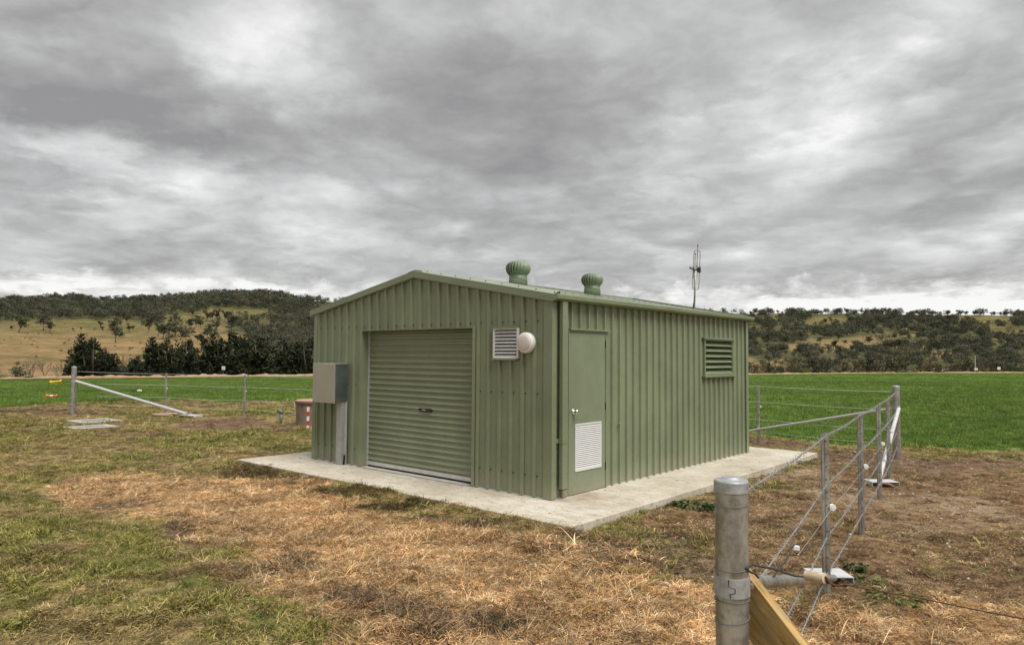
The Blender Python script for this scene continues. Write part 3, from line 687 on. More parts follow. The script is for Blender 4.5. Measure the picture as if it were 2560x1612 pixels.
# white louvre vent beside the roller door
def louvre(name, axis, a0, a1, z0, z1, n, out, mat, frame_w, depth, label, cov=.66):
    """out: outward coordinate of the face; axis 'x' front wall (-y out), 'y' side wall (+x out)"""
    sg = -1 if axis == 'x' else 1
    def B(mb, p0, p1, o0, o1, q0, q1):
        lo, hi = sorted((sg*o0, sg*o1))
        if axis == 'x': mb.box((p0, lo, q0), (p1, hi, q1))
        else: mb.box((lo, p0, q0), (hi, p1, q1))
        return mb
    mb = MB(); fw = frame_w
    B(mb, a0, a0+fw, -depth, out, z0, z1); B(mb, a1-fw, a1, -depth, out, z0, z1)
    B(mb, a0+fw, a1-fw, -depth, out-.001, z1-fw*.7, z1); B(mb, a0+fw, a1-fw, -depth, out-.001, z0, z0+fw*.7)
    fr = put(name, mb, mat, shed); tag(fr, label)
    B2 = MB(); B(B2, a0+.001, a1-.001, -depth-.03, -depth-.001, z0, z1); put('vent_shade_sheet', B2, DARK, fr)  # dark sheet painting the shade behind the slats
    zi0, zi1 = z0+fw*.7, z1-fw*.7; p = (zi1-zi0)/n
    mb = MB(); t = .0016
    d0, d1 = out-.006, out-.006-p*.95
    pr = [(d0, .0), (d1, p*cov), (d1-t*2, p*cov), (d0-t*2, -.003), (d0, -.006)]
    for (o1, q1), (o2, q2) in zip(pr, pr[1:]+pr[:1]):
        pts = [(a0+fw, o1, q1), (a1-fw, o1, q1), (a1-fw, o2, q2), (a0+fw, o2, q2)]
        mb.face([((a, sg*o, q) if axis == 'x' else (sg*o, a, q)) for a, o, q in pts])
    mb.v = [(v[0], v[1], v[2]+zi0) for v in mb.v]
    me = mb.mesh('slat', mat, WLOC[fr]); 
    for k in range(n): place('slat', me, fr, Vector(WLOC[fr])+Vector((0, 0, p*k+.006)))
    return fr
v1 = louvre('louvre_vent', 'x', -.975, -.525, 1.772, 2.175, 8, .045, WHITEM, .026, .035, 'white louvre vent beside the round light')
put('vent_head', MB().box((-1.0, -.058, 2.176), (-.548, -.004, 2.196)), PAINTD, v1, bevel=.002)
put('vent_sill', MB().box((-1.0, -.058, 1.748), (-.548, -.004, 1.771)), PAINTD, v1, bevel=.002)
v2 = louvre('louvre_vent', 'y', 4.25, 5.43, 1.50, 2.125, 6, .042, PAINTD, .035, .06, 'green louvre vent in the side wall', .86)
put('vent_head', MB().box((.004, 4.20, 2.126), (.066, 5.47, 2.15)), PAINTD, v2, bevel=.003)
put('vent_sill', MB().box((.004, 4.20, 1.462), (.075, 5.47, 1.499)), PAINTD, v2, bevel=.003)

# side door
def side_door():
    y0, y1, z1 = .345, 1.187, 2.128
    dr = put('access_door', MB().box((-.012, y0+.006, .035), (.026, y1-.006, z1-.006)), DOORM, shed, bevel=.002)
    put('door_frame', MB().box((-.03, y0-.02, .006), (.029, y0+.002, z1+.02)).box((-.03, y1-.0, .006), (.030, y1+.05, z1+.02)).box((-.03, y0+.003, z1-.003), (.0285, y1-.001, z1+.0195)), PAINTD, dr, bevel=.002)
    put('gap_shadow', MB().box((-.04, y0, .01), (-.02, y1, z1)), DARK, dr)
    put('kick_strip', MB().box((.0, y0+.01, .008), (.028, y1-.008, .066)), PAINTD, dr, bevel=.002)
    put('head_flashing', MB().box((.0, y0-.01, z1+.021), (.055, y1+.10, z1+.044)), PAINTD, dr, bevel=.003)
    for z in (1.98, 1.12, .30): put('hinge', MB().tube([(.033, y1-.002, z-.05), (.033, y1-.002, z+.05)], .006, 8), BLACK, dr)
    kn = put('door_knob', MB().lathe((.026, .432, 1.085), [(.036, 0), (.036, .006), (.030, .012), (.014, .016), (.013, .036), (.020, .042), (.028, .052), (.030, .064), (.024, .076), (.010, .080)], 24, (1, 0, 0)), CHROME, dr, smooth=True)
    put('keyhole', MB().lathe((.1062, .432, 1.085), [(.006, 0), (.006, .001)], 10, (1, 0, 0)), BLACK, kn)
    put('latch_plate', MB().box((.0262, y0+.0075, 1.06), (.0272, y0+.016, 1.11)), BLACK, dr)
    gy0, gy1, gz0, gz1 = .468, 1.082, .296, .918
    mb = MB(); f = .022; o = .036
    mb.box((.0262, gy0, gz0), (o, gy0+f, gz1)).box((.0262, gy1-f, gz0), (o, gy1, gz1)).box((.0262, gy0+f, gz1-f), (o-.001, gy1-f, gz1)).box((.0262, gy0+f, gz0), (o-.001, gy1-f, gz0+f+.012))
    gr = put('door_grille', mb, WHITEM, dr, bevel=.0015); tag(gr, 'white slatted grille low in the green door')
    put('grille_shade_panel', MB().box((.0261, gy0+f, gz0+f), (.0275, gy1-f, gz1-f)), DARK, gr)  # dark panel in place of the shade between the grille slats
    n = 22; zi0, zi1 = gz0+f+.012, gz1-f; p = (zi1-zi0)/n
    mb = MB(); 
    pr = [(.036, 0), (.030, p*.66), (.029, p*.66), (.0345, -.001)]
    for (a, q), (b, q2) in zip(pr, pr[1:]+pr[:1]): mb.face([(a, gy0+f, q+zi0), (a, gy1-f, q+zi0), (b, gy1-f, q2+zi0), (b, gy0+f, q2+zi0)])
    me = mb.mesh('slat', WHITEM, WLOC[gr])
    for k in range(n): place('slat', me, gr, Vector(WLOC[gr])+Vector((0, 0, p*k)))
side_door()
# screws
mb = MB()
def screw(P, n): mb.lathe(P, [(.0115, 0), (.0115, .003), (.008, .003), (.008, .009)], 6, n)
for k in range(26):
    x = -.27-.202*k+.045
    for z in (.27, 1.32, 2.26):
        if x < -W+.02 or x > -.09: continue
        if DL-.06 < x < DR+.06 and z < DH+.03: continue
        if -1.0 < x < -.5 and 1.7 < z < 2.2: continue
        screw((x, -.001, z), (0, -1, 0))
for k in range(30):
    y = .401+.1952*k+.05
    for z in (.31, 1.35, 2.28):
        if .3 < y < 1.26 and z < 2.2: continue
        if y > LN-.05 or (4.1 < y < 5.5 and 1.4 < z < 2.2): continue
        screw((.003, y, z), (1, 0, 0))
for c in rcs:
    for x in (.03, -1.0, -2.3): screw((x, c, roof_z(x)+RIBH*.5), (.18, 0, 1))
for k in range(9):
    x = .03-.3*k; screw((x, .01, 3.078+.022-TP*abs(x+W/2)), (.18, -.3, 1))
sc = put('cladding_screws', mb, simple('screw_heads', (.03, .034, .022), .5, .3, .2), shed); tag(sc, kind='stuff')
# dent-like vent stub high on a rib of the side wall
put('cable_saddle', MB().box((.029, 1.51, .845), (.047, 1.545, .872)), PAINTD, shed, bevel=.004)

# ------------------------------------------------------------------ things on the shed
def ventilator(x, y, label):
    zb = roof_z(x); t = thing('turbine_ventilator', (x, y, zb), label, 'ventilator', 'roof ventilators')
    rn = .146; zt = zb+.20
    put('neck', MB().lathe((x, y, 0), [(rn+.012, zb-.03), (rn+.004, zb+.10), (rn, zt)], 40), PAINTV, t, smooth=True)
    mb = MB(); pts = [(x+(rn+.004+.004*(1-k/40))*math.cos(R(-150+k*4.2)), y+(rn+.004+.004*(1-k/40))*math.sin(R(-150+k*4.2)), zb+.045+.15*(k/40)) for k in range(41)]
    pts = [(x+(rn+.005)*math.cos(R(-170+k*5)), y+(rn+.005)*math.sin(R(-170+k*5)), zb+.19-.12*(k/40)**1.3) for k in range(41)]
    put('seam', mb.tube(pts, .005, 6), PAINTD, t)
    hz = zt+.005; hh = .205; rm = .205
    put('throat', MB().lathe((x, y, 0), [(rn-.02, zt-.02), (rn+.012, hz+.0), (rn+.016, hz+.012), (rn-.02, hz+.03), (rn-.03, hz+hh-.03)], 32), DARK, t)
    # curved overlapping blades
    nb = 24; mb = MB(); ns = 9
    for i in range(ns):
        q = i/(ns-1); ang = -62+q*136; rr = rm*math.cos(R(ang*.93))*.42+rm*.62*1 if False else None
        # section of the head: squashed ball
        a = R(-50+q*128); r = max(.035, rm*math.cos(a)**.75); zz = hz+hh*.43+hh*.57*math.sin(a) if a > 0 else hz+hh*.43+hh*.56*math.sin(a)/math.sin(R(50))*.98
        w = math.pi*2/nb
        mb.v += [(r*1.0*math.cos(-.12*q), r*math.sin(-.12*q), zz), ((r-.006)*math.cos(w*.55), (r-.006)*math.sin(w*.55), zz), ((r-.056*math.sin(math.pi*min(1, q*1.05)))*math.cos(w*1.12), (r-.056*math.sin(math.pi*min(1, q*1.05)))*math.sin(w*1.12), zz)]
    for i in range(ns-1):
        for j in range(2): mb.f.append((i*3+j, i*3+j+1, (i+1)*3+j+1, (i+1)*3+j)); mb.m.append(0)
    mb.v = [(p[0]+x, p[1]+y, p[2]) for p in mb.v]
    mb.v = [(2*x-p[0], p[1], p[2]) for p in mb.v]
    me = mb.mesh('blade', PAINTV, (x, y, 0), True)
    for k in range(nb):
        o = place('blade', me, t, (x, y, 0)); o.rotation_euler = (0, 0, k*2*math.pi/nb)
    put('top_cap', MB().lathe((x, y, 0), [(.075, hz+hh*.955), (.07, hz+hh*.985), (.02, hz+hh+.005)], 24), PAINTV, t, smooth=True)
ventilator(-1.90, 1.56, 'green turbine ventilator on the roof, the nearer and taller-looking of two')
ventilator(-1.90, 3.67, 'green turbine ventilator on the roof, the farther one towards the aerial')

def antenna():
    x, y = -1.02, 6.0; z0 = roof_z(x); t = thing('antenna', (x, y, z0), 'dipole aerial with two looped rods on a grey mast above the roof', 'aerial')
    rh = Vector((RH[0], RH[1], 0)); b = Vector((x, y, z0))
    def q(lx, z): return b+rh*lx+Vector((0, 0, z))+rh*(.045*z)*1.0
    put('mast', MB().tube([q(0, -.1), q(.0, .78)], .017, 10), GALV, t, smooth=True)
    def loop(z0_, z1_, wd):
        p = []; r = wd
        for a in range(0, 181, 15): p.append(q(.012+wd*math.cos(R(a)), z1_-r+r*math.sin(R(a))))
        for a in range(180, 361, 15): p.append(q(.012+wd*math.cos(R(a)), z0_+r+r*math.sin(R(a))))
        p.append(p[0]); return p
    put('folded_dipole', MB().tube(loop(.40, 1.205, .062), .0085, 8, False), simple('dull_aluminium', (.33, .30, .25), .45, .5), t, smooth=True)
    put('boom', MB().tube([q(.02, .66), q(.02, 1.30)], .010, 8), GALV, t)
    put('rod', MB().tube([q(-.02, .80), q(-.02, 1.13)], .008, 8), GALV, t)
    for p, h in ((q(.02, 1.285), .022), (q(-.02, 1.12), .018), (q(.012, .86), .02)): put('end_cap', MB().lathe(p, [(.014, 0), (.014, h)], 10), BLACK, t)
    put('clamp', MB().obox(q(.066, .80), (tuple(rh), (-rh.y, rh.x, 0), (0, 0, 1)), (.028, .03, .055)).obox(q(.03, .80), (tuple(rh), (-rh.y, rh.x, 0), (0, 0, 1)), (.035, .015, .02)), BLACK, t, bevel=.004)
    pts = [q(.04, .79), q(-.02, .80), q(-.07, .83), q(-.125, .855), q(-.13, .84), q(-.09, .815), q(-.03, .79), q(-.012, .72), q(-.012, .4), q(-.014, .15), q(-.04, -.05)]
    put('coax_cable', MB().tube(pts, .009, 6), CABLE, t, smooth=True)
    put('balun_sleeve', MB().tube([q(-.05, .62), q(-.05, .86)], .011, 8), BLACK, t)
antenna()

def wall_light():
    x, z = -.365, 1.977; t = thing('wall_light', (x, -.03, z), 'round white bulkhead light on the front wall next to the white vent', 'light')
    put('base_ring', MB().lathe((x, -.031, z), [(.134, 0), (.136, .03), (.134, .062), (.127, .082), (.108, .09), (.102, .088)], 48, (0, -1, 0)), WHITE, t, smooth=True)
    put('diffuser', MB().lathe((x, -.115, z), [(.1085, 0), (.106, .010), (.09, .018), (.05, .024), (.01, .026)], 48, (0, -1, 0)), LENS, t, smooth=True)
wall_light()

def meter_box():
    x0, x1, y0, z0, z1 = -4.865, -4.245, -.29, 1.036, 1.655
    t = thing('electrical_box', ((x0+x1)/2, -.16, 0), 'grey metal electrical box with cable duct on the front wall', 'electrical box')
    c = put('cabinet', MB().box((x0+.004, y0+.022, z0), (x1, -.034, z1)), simple('blue_grey_zinc', (.20, .235, .235), .38, .8, .2, 2.5, 0, (1, 1, 2)), t, bevel=.003)
    put('cabinet_door', MB().box((x0, y0, z0-.006), (x1-.002, y0+.021, z1-.002)), STEELBOX, c, bevel=.004)
    put('drip_lip', MB().box((x0+.002, y0+.002, z1+.0005), (x1+.003, -.034, z1+.008)), GALVL, c)
    put('lower_lip', MB().box((x0+.05, y0+.002, z0-.018), (x1-.004, y0+.02, z0-.007)), ALU, c)
    d = put('cable_duct', MB().box((-4.408, -.125, .002), (-4.262, -.034, z0-.001)), DUCTM, t, bevel=.003)
    put('duct_flange', MB().box((-4.2615, -.05, .01), (-4.238, -.0345, z0-.001)), GALVL, d)
    put('cable_tail', MB().tube([(-4.25, -.062, .16), (-4.245, -.07, .10), (-4.252, -.075, .05), (-4.26, -.07, .004)], .016, 8), BLACK, d)
    mb = MB()
    for z in (.18, .86): mb.lathe((-4.25, -.0502, z), [(.007, 0), (.007, .004)], 8, (0, -1, 0))
    put('screw', mb, GALV, d)
meter_box()

# ------------------------------------------------------------------ fences
def gzf(x, y): return float(gz(np.array([x]), np.array([y]))[0])
def strainer(x, y, ztop, r, label, collars=(), rings=()):
    z0 = gzf(x, y)-.15; t = thing('strainer_post', (x, y, gzf(x, y)), label, 'post', 'galvanised strainer posts')
    put('post_tube', MB().lathe((x, y, 0), [(r, z0), (r, ztop-.03)], 36), GALV, t, auto=30)
    put('cap', MB().lathe((x, y, 0), [(r+.0035, ztop-.045), (r+.0035, ztop-.006), (r+.001, ztop-.001), (r*.80, ztop+.001), (r*.66, ztop+.004), (r*.52, ztop+.011), (r*.1, ztop+.013)], 36), CAPM, t, auto=25)
    for z, h in collars: 
        c = put('brace_collar', MB().lathe((x, y, 0), [(r+.002, z-h), (r+.006, z-h), (r+.006, z+h), (r+.002, z+h)], 36), CAPM, t, auto=30)
        a = CAM[:2]-np.array([x, y]); a = a/np.linalg.norm(a); sd_ = np.array([-a[1], a[0]])
        def s(l, q): p = np.array([x, y])+a*math.sqrt(max(0, (r+.0068)**2-l*l))+sd_*l; return (p[0], p[1], z+q)
        put('collar_seam', MB().tube([s(-.012, h*.95), s(-.012, h*.3), s(.012, h*.1), s(.012, -h*.35), s(-.008, -h*.55), s(-.004, -h*.9)], .0018, 5), BLACK, c)
        b = np.array([x, y])+sd_*((r+.010)*(1 if sd_@RH > 0 else -1)); put('collar_bolt', MB().lathe((b[0], b[1], z), [(.009, -.012), (.009, .012)], 8, (a[0], a[1], 0)), GALV, c)
    mb = MB()
    for z, tilt in rings:
        pts = [(x+(r+.003)*math.cos(k*math.pi/12), y+(r+.003)*math.sin(k*math.pi/12), z+tilt*math.sin(k*math.pi/12+.6)) for k in range(25)]
        put('wire_tie', MB().tube(pts, .0019, 6, False), PIPEG, t)
    return t
def line_post(x, y, h, dirv, label, group, wd=.05, insul=None):
    """galvanised channel post: web with a row of holes, two flanges"""
    g = gzf(x, y); zt = g+h; d = Vector((dirv[0], dirv[1], 0)).normalized(); n = Vector((-d.y, d.x, 0)); t = thing('line_post', (x, y, g), label, 'post', group)
    c = Vector((x, y, (g-.2+zt)/2)); hh = (zt-g+.2)/2; A = (tuple(d), tuple(n), (0, 0, 1))
    mb = MB(); mb.obox(c, A, (wd/2, .0016, hh)); mb.obox(c-d*wd/2+n*.013, A, (.0016, .0145, hh-.0006)); mb.obox(c+d*wd/2+n*.013, A, (.0016, .0145, hh-.0006)); mb.obox(c-n*.004, A, (.007, .0024, hh-.0008))
    put('post_channel', mb, GALV, t, bevel=.0008)
    mb = MB()
    k = 0
    for z in np.arange(g+.08, zt-.04, .098):
        for s in (-1, 1): mb.lathe(c*1+Vector((0, 0, z-c.z))+n*s*(.0068 if s < 0 else .0022)+d*0, [(.0058, -.0006), (.0058, .0006)], 8, tuple(n*s))
    o = put('bolt_holes', mb, DARK, t); tag(o, kind='stuff')
    mb = MB().tube([Vector((x, y, zt-.02))-d*.03, Vector((x, y, zt-.012)), Vector((x, y, zt-.02))+d*.03], .003, 5); put('wire_clip', mb, simple('blue_clip', (.12, .14, .28), .5) if 'blue_clip' not in MAT else MAT['blue_clip'], t)
    if insul:
        iz, side, rad = insul; s = d*side; p = Vector((x, y, iz))+s*(wd/2+.022)
        io = put('insulator', MB().lathe(p, [(.004, -.016), (rad*.95, -.014), (rad, -.009), (rad*.62, -.003), (rad*.62, .003), (rad, .009), (rad*.95, .014), (.007, .016)], 22, tuple(n)), WHITE, t, auto=40)
        put('insulator_pin', MB().tube([Vector((x, y, iz+.01))-s*.012, p], .0035, 6), GALV, io)
    return t
NP = (4.31, -4.42); PK = [(3.73, -1.37), (3.35, 1.05), (2.97, 3.38), (2.66, 5.24)]; CP = (2.17, 7.98)
near = strainer(NP[0], NP[1], 1.322, .0625, 'thick galvanised capped post standing in the near right foreground', [(.918, .036)], [(1.228, .005), (.985, .006), (.866, .004), (.79, .012)])
cornerp = strainer(CP[0], CP[1], 1.285, .066, 'galvanised capped corner post at the far end of the barbed wire fence', [(.87, .04)])
LS = (-19.18, .57)
leftp = strainer(LS[0], LS[1], 1.385, .072, 'galvanised capped post at the far left with a long sloping brace', [(.93, .035)])
dn = (RH[0]*1.0, RH[1]*1.0)
LABP = ['perforated steel line post nearest the foreground post, white insulator at its side', 'second perforated steel line post along the barbed wire fence', 'third perforated steel line post along the barbed wire fence', 'fourth perforated steel line post, just before the corner post']
for i, (p, top) in enumerate(zip(PK, (1.222, 1.212, 1.185, 1.165))):
    line_post(p[0], p[1], top-gzf(*p), dn, LABP[i], 'perforated line posts of the barbed wire fence', .05, (.658, 1, .026))
BP = [(-.69, 8.43), (-14.21, 3.54), (-17.2, 2.52)]
for p, l in zip(BP, ('steel line post in front of the crop at the rear right of the shed', 'steel line post nearer the shed on the left rear fence', 'steel line post behind the round lid on the left rear fence')):
    line_post(p[0], p[1], 1.19-gzf(*p), dn, l, 'line posts of the rear fence', .05, (.72, 1, .018))

def barbed(pts, label, group, barbs=True, r=.0016, hr=.0021):
    """two twisted strands through the given points, four-point barbs"""
    P = [Vector(p) for p in pts]; mb = MB(); path = []
    for a, b in zip(P, P[1:]):
        L = (b-a).length; n = max(2, int(L/.0125))
        for k in range(n): path.append(a.lerp(b, k/n)-Vector((0, 0, .012*math.sin(math.pi*k/n)*L/2.4)))
    path.append(P[-1])
    for ph in (0, math.pi):
        q = []; s = 0
        for i, p in enumerate(path):
            t = (path[min(i+1, len(path)-1)]-path[max(0, i-1)]).normalized(); a = t.orthogonal().normalized(); b = t.cross(a)
            an = ph+s/.05*2*math.pi; q.append(p+(a*math.cos(an)+b*math.sin(an))*hr)
            if i < len(path)-1: s += (path[i+1]-p).length
        mb.tube(q, r, 4)
    if barbs:
        s = 0; nxt = .04
        for i in range(len(path)-1):
            s += (path[i+1]-path[i]).length
            if s > nxt:
                nxt += .098+random.uniform(-.01, .01); t = (path[i+1]-path[i]).normalized(); a = t.orthogonal().normalized(); b = t.cross(a); a0 = random.uniform(0, 6.28)
                for k in range(4):
                    an = a0+k*math.pi/2; dv = (a*math.cos(an)+b*math.sin(an)+t*.35*(1 if k % 2 else -1)).normalized(); mb.tube([path[i], path[i]+dv*.021], [.0024, .0013], 4)
                mb.tube([path[i]-t*.008, path[i]+t*.008], .0058, 6)
    o = put('barbed_wire', mb, WIREM, label and None); tag(o, label, 'wire', group); return o
def off(p, q, r): 
    a = np.array(p, float); d = np.array(q, float)-a; d /= np.linalg.norm(d); return a+d*r
WZ = [(1.205, 'topmost'), (.83, 'second'), (.435, 'third'), (.16, 'lowest')]
sidev = np.array([-dn[1], dn[0]])
sidev = -sidev if np.dot(sidev, CAM[:2]-np.array(PK[0])) < 0 else sidev
for z, nm in WZ:
    q = [off(NP, PK[0], .064)]+[np.array(p)+sidev*.009 for p in PK]+[off(CP, PK[3], .067)]
    zz = [z+.035 if z > 1 else z-.03]+[z+.0, z, z-.015, z-.02, z-.03]
    if z < .4: zz[0] = z+.02
    barbed([(a[0], a[1], b) for a, b in zip(q, zz)], 'barbed strand of the right fence, %s of four, tied to the perforated posts' % nm, 'strands of the right barbed wire fence')
def strand(pts, r, m, name, label, cat, group=None, n=5):
    mb = MB(); P = [Vector(p) for p in pts]; path = []
    for a, b in zip(P, P[1:]):
        for k in range(12): path.append(a.lerp(b, k/12)-Vector((0, 0, .01*math.sin(math.pi*k/12)*min(2, (b-a).length/2))))
    path.append(P[-1]); o = put(name, mb.tube(path, r, n), m, smooth=True); return tag(o, label, cat, group)
ins = [np.array(p)+np.array(dn)*.047 for p in PK]
e0 = np.array(NP)*.42+np.array(PK[0])*.58
strand([(e0[0]-.02, e0[1], .60)]+[(a[0], a[1], .658) for a in ins]+[(CP[0], CP[1]-.07, .62)], .0016, WIREM, 'electric_wire', 'thin plain electric wire through the white insulators of the right fence', 'wire')
for z, nm in ((1.175, 'top'), (.83, 'second'), (.44, 'third'), (.17, 'lowest')):
    strand([(CP[0]-.06, CP[1], z), (BP[0][0], BP[0][1]-.008, z), (-7.4, 6.0, z), (BP[1][0], BP[1][1]-.01, z), (BP[2][0], BP[2][1]-.01, z)]+([(LS[0]+.05, LS[1]+.05, z+.06)] if nm == 'top' else [(LS[0]+.5, LS[1]+.48, z+.03)] if nm != 'lowest' else [(LS[0]+.7, LS[1]+.75, z)]), .0046, GALVL, 'fence_wire', 'plain %s wire of the rear fence running behind the shed to the far left post' % nm, 'wire', 'wires of the rear fence')

def brace(a, b, r, plate, label, m=GALVL):
    a = Vector(a); b = Vector(b); d = (b-a).normalized()
    t = thing('fence_brace', (b.x, b.y, gzf(b.x, b.y)), label, 'brace', 'sloping fence braces')
    put('brace_tube', MB().tube([a, b], r, 20), m, t, auto=40)
    put('tube_end', MB().tube([b-d*.02, b+d*.05], r*.5, 10), GALV, t)
    c, ax, hx, hy = plate; ax = Vector((ax[0], ax[1], 0)).normalized(); ay = Vector((-ax.y, ax.x, 0)); g = gzf(c[0], c[1])
    mb = MB(); A = (tuple(ax), tuple(ay), (0, 0, 1)); mb.obox((c[0], c[1], g+.075), A, (hx, hy, .0025))
    for s in (-1, 1): mb.obox(Vector((c[0], c[1], g+.045))+ax*s*(hx-.003), A, (.0025, hy, .028))
    mb.obox(Vector((c[0], c[1], g+.10)), A, (.004, .03, .022))
    put('foot_plate', mb, GALVW, t)
    return t
np1 = np.array([3.585, -.87])
brace((NP[0]-.01, NP[1]+.085, .90), (3.66, -.98, .02), .029, ((np1[0], np1[1]), (RH[0], RH[1]), .155, .125), 'galvanised tube brace from the foreground post to a white foot plate', GALV)
brace((CP[0]+.06, CP[1]-.09, .86), (2.66, 4.62, .0), .034, ((2.71, 4.53), (RH[0], RH[1]), .20, .13), 'white tube brace leaning from the corner post down along the barbed wire', GALVW)
brace((CP[0]-.07, CP[1]+.01, .855), (-1.75, 8.55, -.02), .026, ((-1.85, 8.55), (1, .1), .2, .12), 'long pale tube brace from the corner post down behind the shed', GALVL)
brace((LS[0]+.06, LS[1]+.05, .93), (-15.66, 2.50, .02), .042, ((-15.60, 2.6), (.9, .45), .26, .2), 'long bright tube brace sloping from the far left post to its foot plate', GALVL)

# gate handles at the left strainer, lead wires
def handle(P, m, label):
    P = Vector(P); d = Vector((RH[0], RH[1], 0)); t = thing('gate_handle', tuple(P), label, 'gate handle', 'electric gate handles')
    mb = MB()
    prof = [(.008, -.17), (.052, -.165), (.05, -.15), (.028, -.11), (.026, 0), (.028, .11), (.05, .15), (.052, .165), (.008, .17)]
    ax = (d+Vector((0, 0, .12 if m is YEL else .0))).normalized()
    put('grip', MB().lathe(P, prof, 14, tuple(ax)), m, t, smooth=True)
    put('lead', MB().tube([P+ax*.17, (P+ax*.17).lerp(Vector((LS[0], LS[1], P.z)), .5)-Vector((0, 0, .02)), Vector((LS[0]-.05, LS[1]-.05, P.z+.01))], .009, 6), CABLE, t)
    if m is ORG: put('band', MB().lathe(P, [(.031, -.045), (.031, .045)], 14, tuple(ax)), WHITE, t)
pL = np.array(LS)
a = pL-RH*.55; handle((a[0]-.02, a[1], .915), YEL, 'yellow spring gate handle hung from the far left post')
a = pL-RH*.66; handle((a[0]-.02, a[1], .475), ORG, 'orange spring gate handle hung below the yellow one')
strand([(LS[0]+.08, LS[1]+.07, .88), (LS[0]+.1, LS[1]+.1, .66), (LS[0]+.55, LS[1]+.5, .64), (LS[0]+1.5, LS[1]+1.25, .67)], .008, CABLE, 'lead_cable', 'dark sagging cable hanging from the far left post by its brace', 'cable')
put_i = MB().lathe((LS[0]+1.62, LS[1]+1.32, .66), [(.01, -.07), (.028, -.06), (.028, .06), (.01, .07)], 10, (RH[0], RH[1], 0)); o = put('strain_insulator', put_i, WHITE); tag(o, 'small white strain insulator hanging above the bright brace', 'insulator')

# foreground: strain insulator and leads beside the near post, rusty strand to the right
def at_depth(u, v, D): return Vector(CAM+ray(u, v)*D)
pI0, pI1 = at_depth(2014, 1437, 2.86), at_depth(2063, 1445, 2.80)
di = (pI1-pI0).normalized()
o = put('tube_insulator', MB().lathe(pI0, [(.012, 0), (.021, .002), (.021, (pI1-pI0).length-.002), (.012, (pI1-pI0).length)], 18, tuple(di)), CREAM, auto=40); tag(o, 'stained cream tube insulator strung in front of the first line post', 'insulator')
r0 = Vector((NP[0], NP[1], .985)); 
strand([at_depth(1866, 1418, 2.72), at_depth(1880, 1411, 2.74), at_depth(1930, 1420, 2.78), at_depth(1985, 1438, 2.84), at_depth(2016, 1441, 2.85)], .0045, CABLE, 'black_lead', 'black insulated lead from the foreground post to the cream insulator', 'cable')
strand([at_depth(1878, 1413, 2.72), at_depth(1866, 1420, 2.70), at_depth(1874, 1428, 2.72), at_depth(1888, 1434, 2.76), at_depth(1896, 1443, 2.78)], .0048, CABLE, 'black_lead', 'short black lead curling over the top of the timber plank', 'cable')
strand([at_depth(2060, 1444, 2.80), at_depth(2085, 1462, 2.78), at_depth(2115, 1461, 2.75), at_depth(2300, 1494, 2.6), at_depth(2560, 1546, 2.42), at_depth(2900, 1616, 2.2)], .0026, RUST, 'rusty_wire', 'rusty strand running right from the cream insulator', 'wire')
mb = MB().tube([at_depth(2062, 1440, 2.8), at_depth(2078, 1456, 2.79), at_depth(2086, 1466, 2.78)], .005, 6).tube([at_depth(2064, 1452, 2.8), at_depth(2090, 1464, 2.77), at_depth(2118, 1464, 2.75)], .0035, 6)
o = put('wire_knot', mb, RUST); tag(o, 'dark twisted wire tie at the right end of the cream insulator', 'wire')
# twisted grey lead going down from the electric wire, with a white joint block
j = at_depth(1990, 1369, 4.05)
tw = [at_depth(2003, 1357, 4.1), at_depth(1985, 1362, 4.05), at_depth(1976, 1372, 4.0), at_depth(1975, 1383, 3.9), at_depth(1968, 1393, 3.8), at_depth(1962, 1405, 3.7), at_depth(1950, 1413, 3.6), at_depth(1944, 1424, 3.5), at_depth(1936, 1438, 3.4), at_depth(1924, 1450, 3.3), at_depth(1910, 1453, 3.2)]
strand(tw, .0055, CABLE, 'twisted_lead', 'grey twisted lead hanging from the plain wire towards the brace', 'cable')
rh3 = Vector((RH[0], RH[1], 0)); ff3 = Vector((FH[0], FH[1], 0))
o = put('joint_block', MB().obox(j, (tuple((rh3+Vector((0, 0, -.15))).normalized()), tuple(ff3), (0, 0, 1)), (.02, .01, .015)), WHITE, bevel=.005); tag(o, 'small white joint block on the twisted lead', 'connector')

# timber plank behind the near post
def plank():
    A = at_depth(1869, 1424, 2.86); ph = R(55); th = R(40)
    h = rh3*math.cos(ph)-ff3*math.sin(ph); l = (h*math.cos(th)-Vector((0, 0, 1))*math.sin(th)).normalized(); n = (h*math.sin(th)+Vector((0, 0, 1))*math.cos(th)).normalized(); wv_ = l.cross(n)
    wd, tk = .19, .046; Ls = (A.z+.3)/math.sin(th)
    o = bpy.data.objects.new('timber_plank', None)
    mb = MB().box((-.05, -tk/2, -wd), (Ls, tk/2, 0)); me = mb.mesh('timber_plank', WOOD); o = bpy.data.objects.new('timber_plank', me); COL.objects.link(o)
    o.matrix_world = Matrix(((l.x, wv_.x, n.x, A.x), (l.y, wv_.y, n.y, A.y), (l.z, wv_.z, n.z, A.z), (0, 0, 0, 1)))
    b = o.modifiers.new('bevel', 'BEVEL'); b.width = .003; b.segments = 2
    tag(o, 'yellow pine plank sloping down to the right behind the foreground post', 'plank')
    bo = bpy.data.objects.new('bolt', MB().lathe((.06, 0, -.1), [(.007, -tk/2-.004), (.007, tk/2+.004)], 10, (0, 1, 0)).mesh('bolt', BLACK)); COL.objects.link(bo); bo.parent = o
plank()

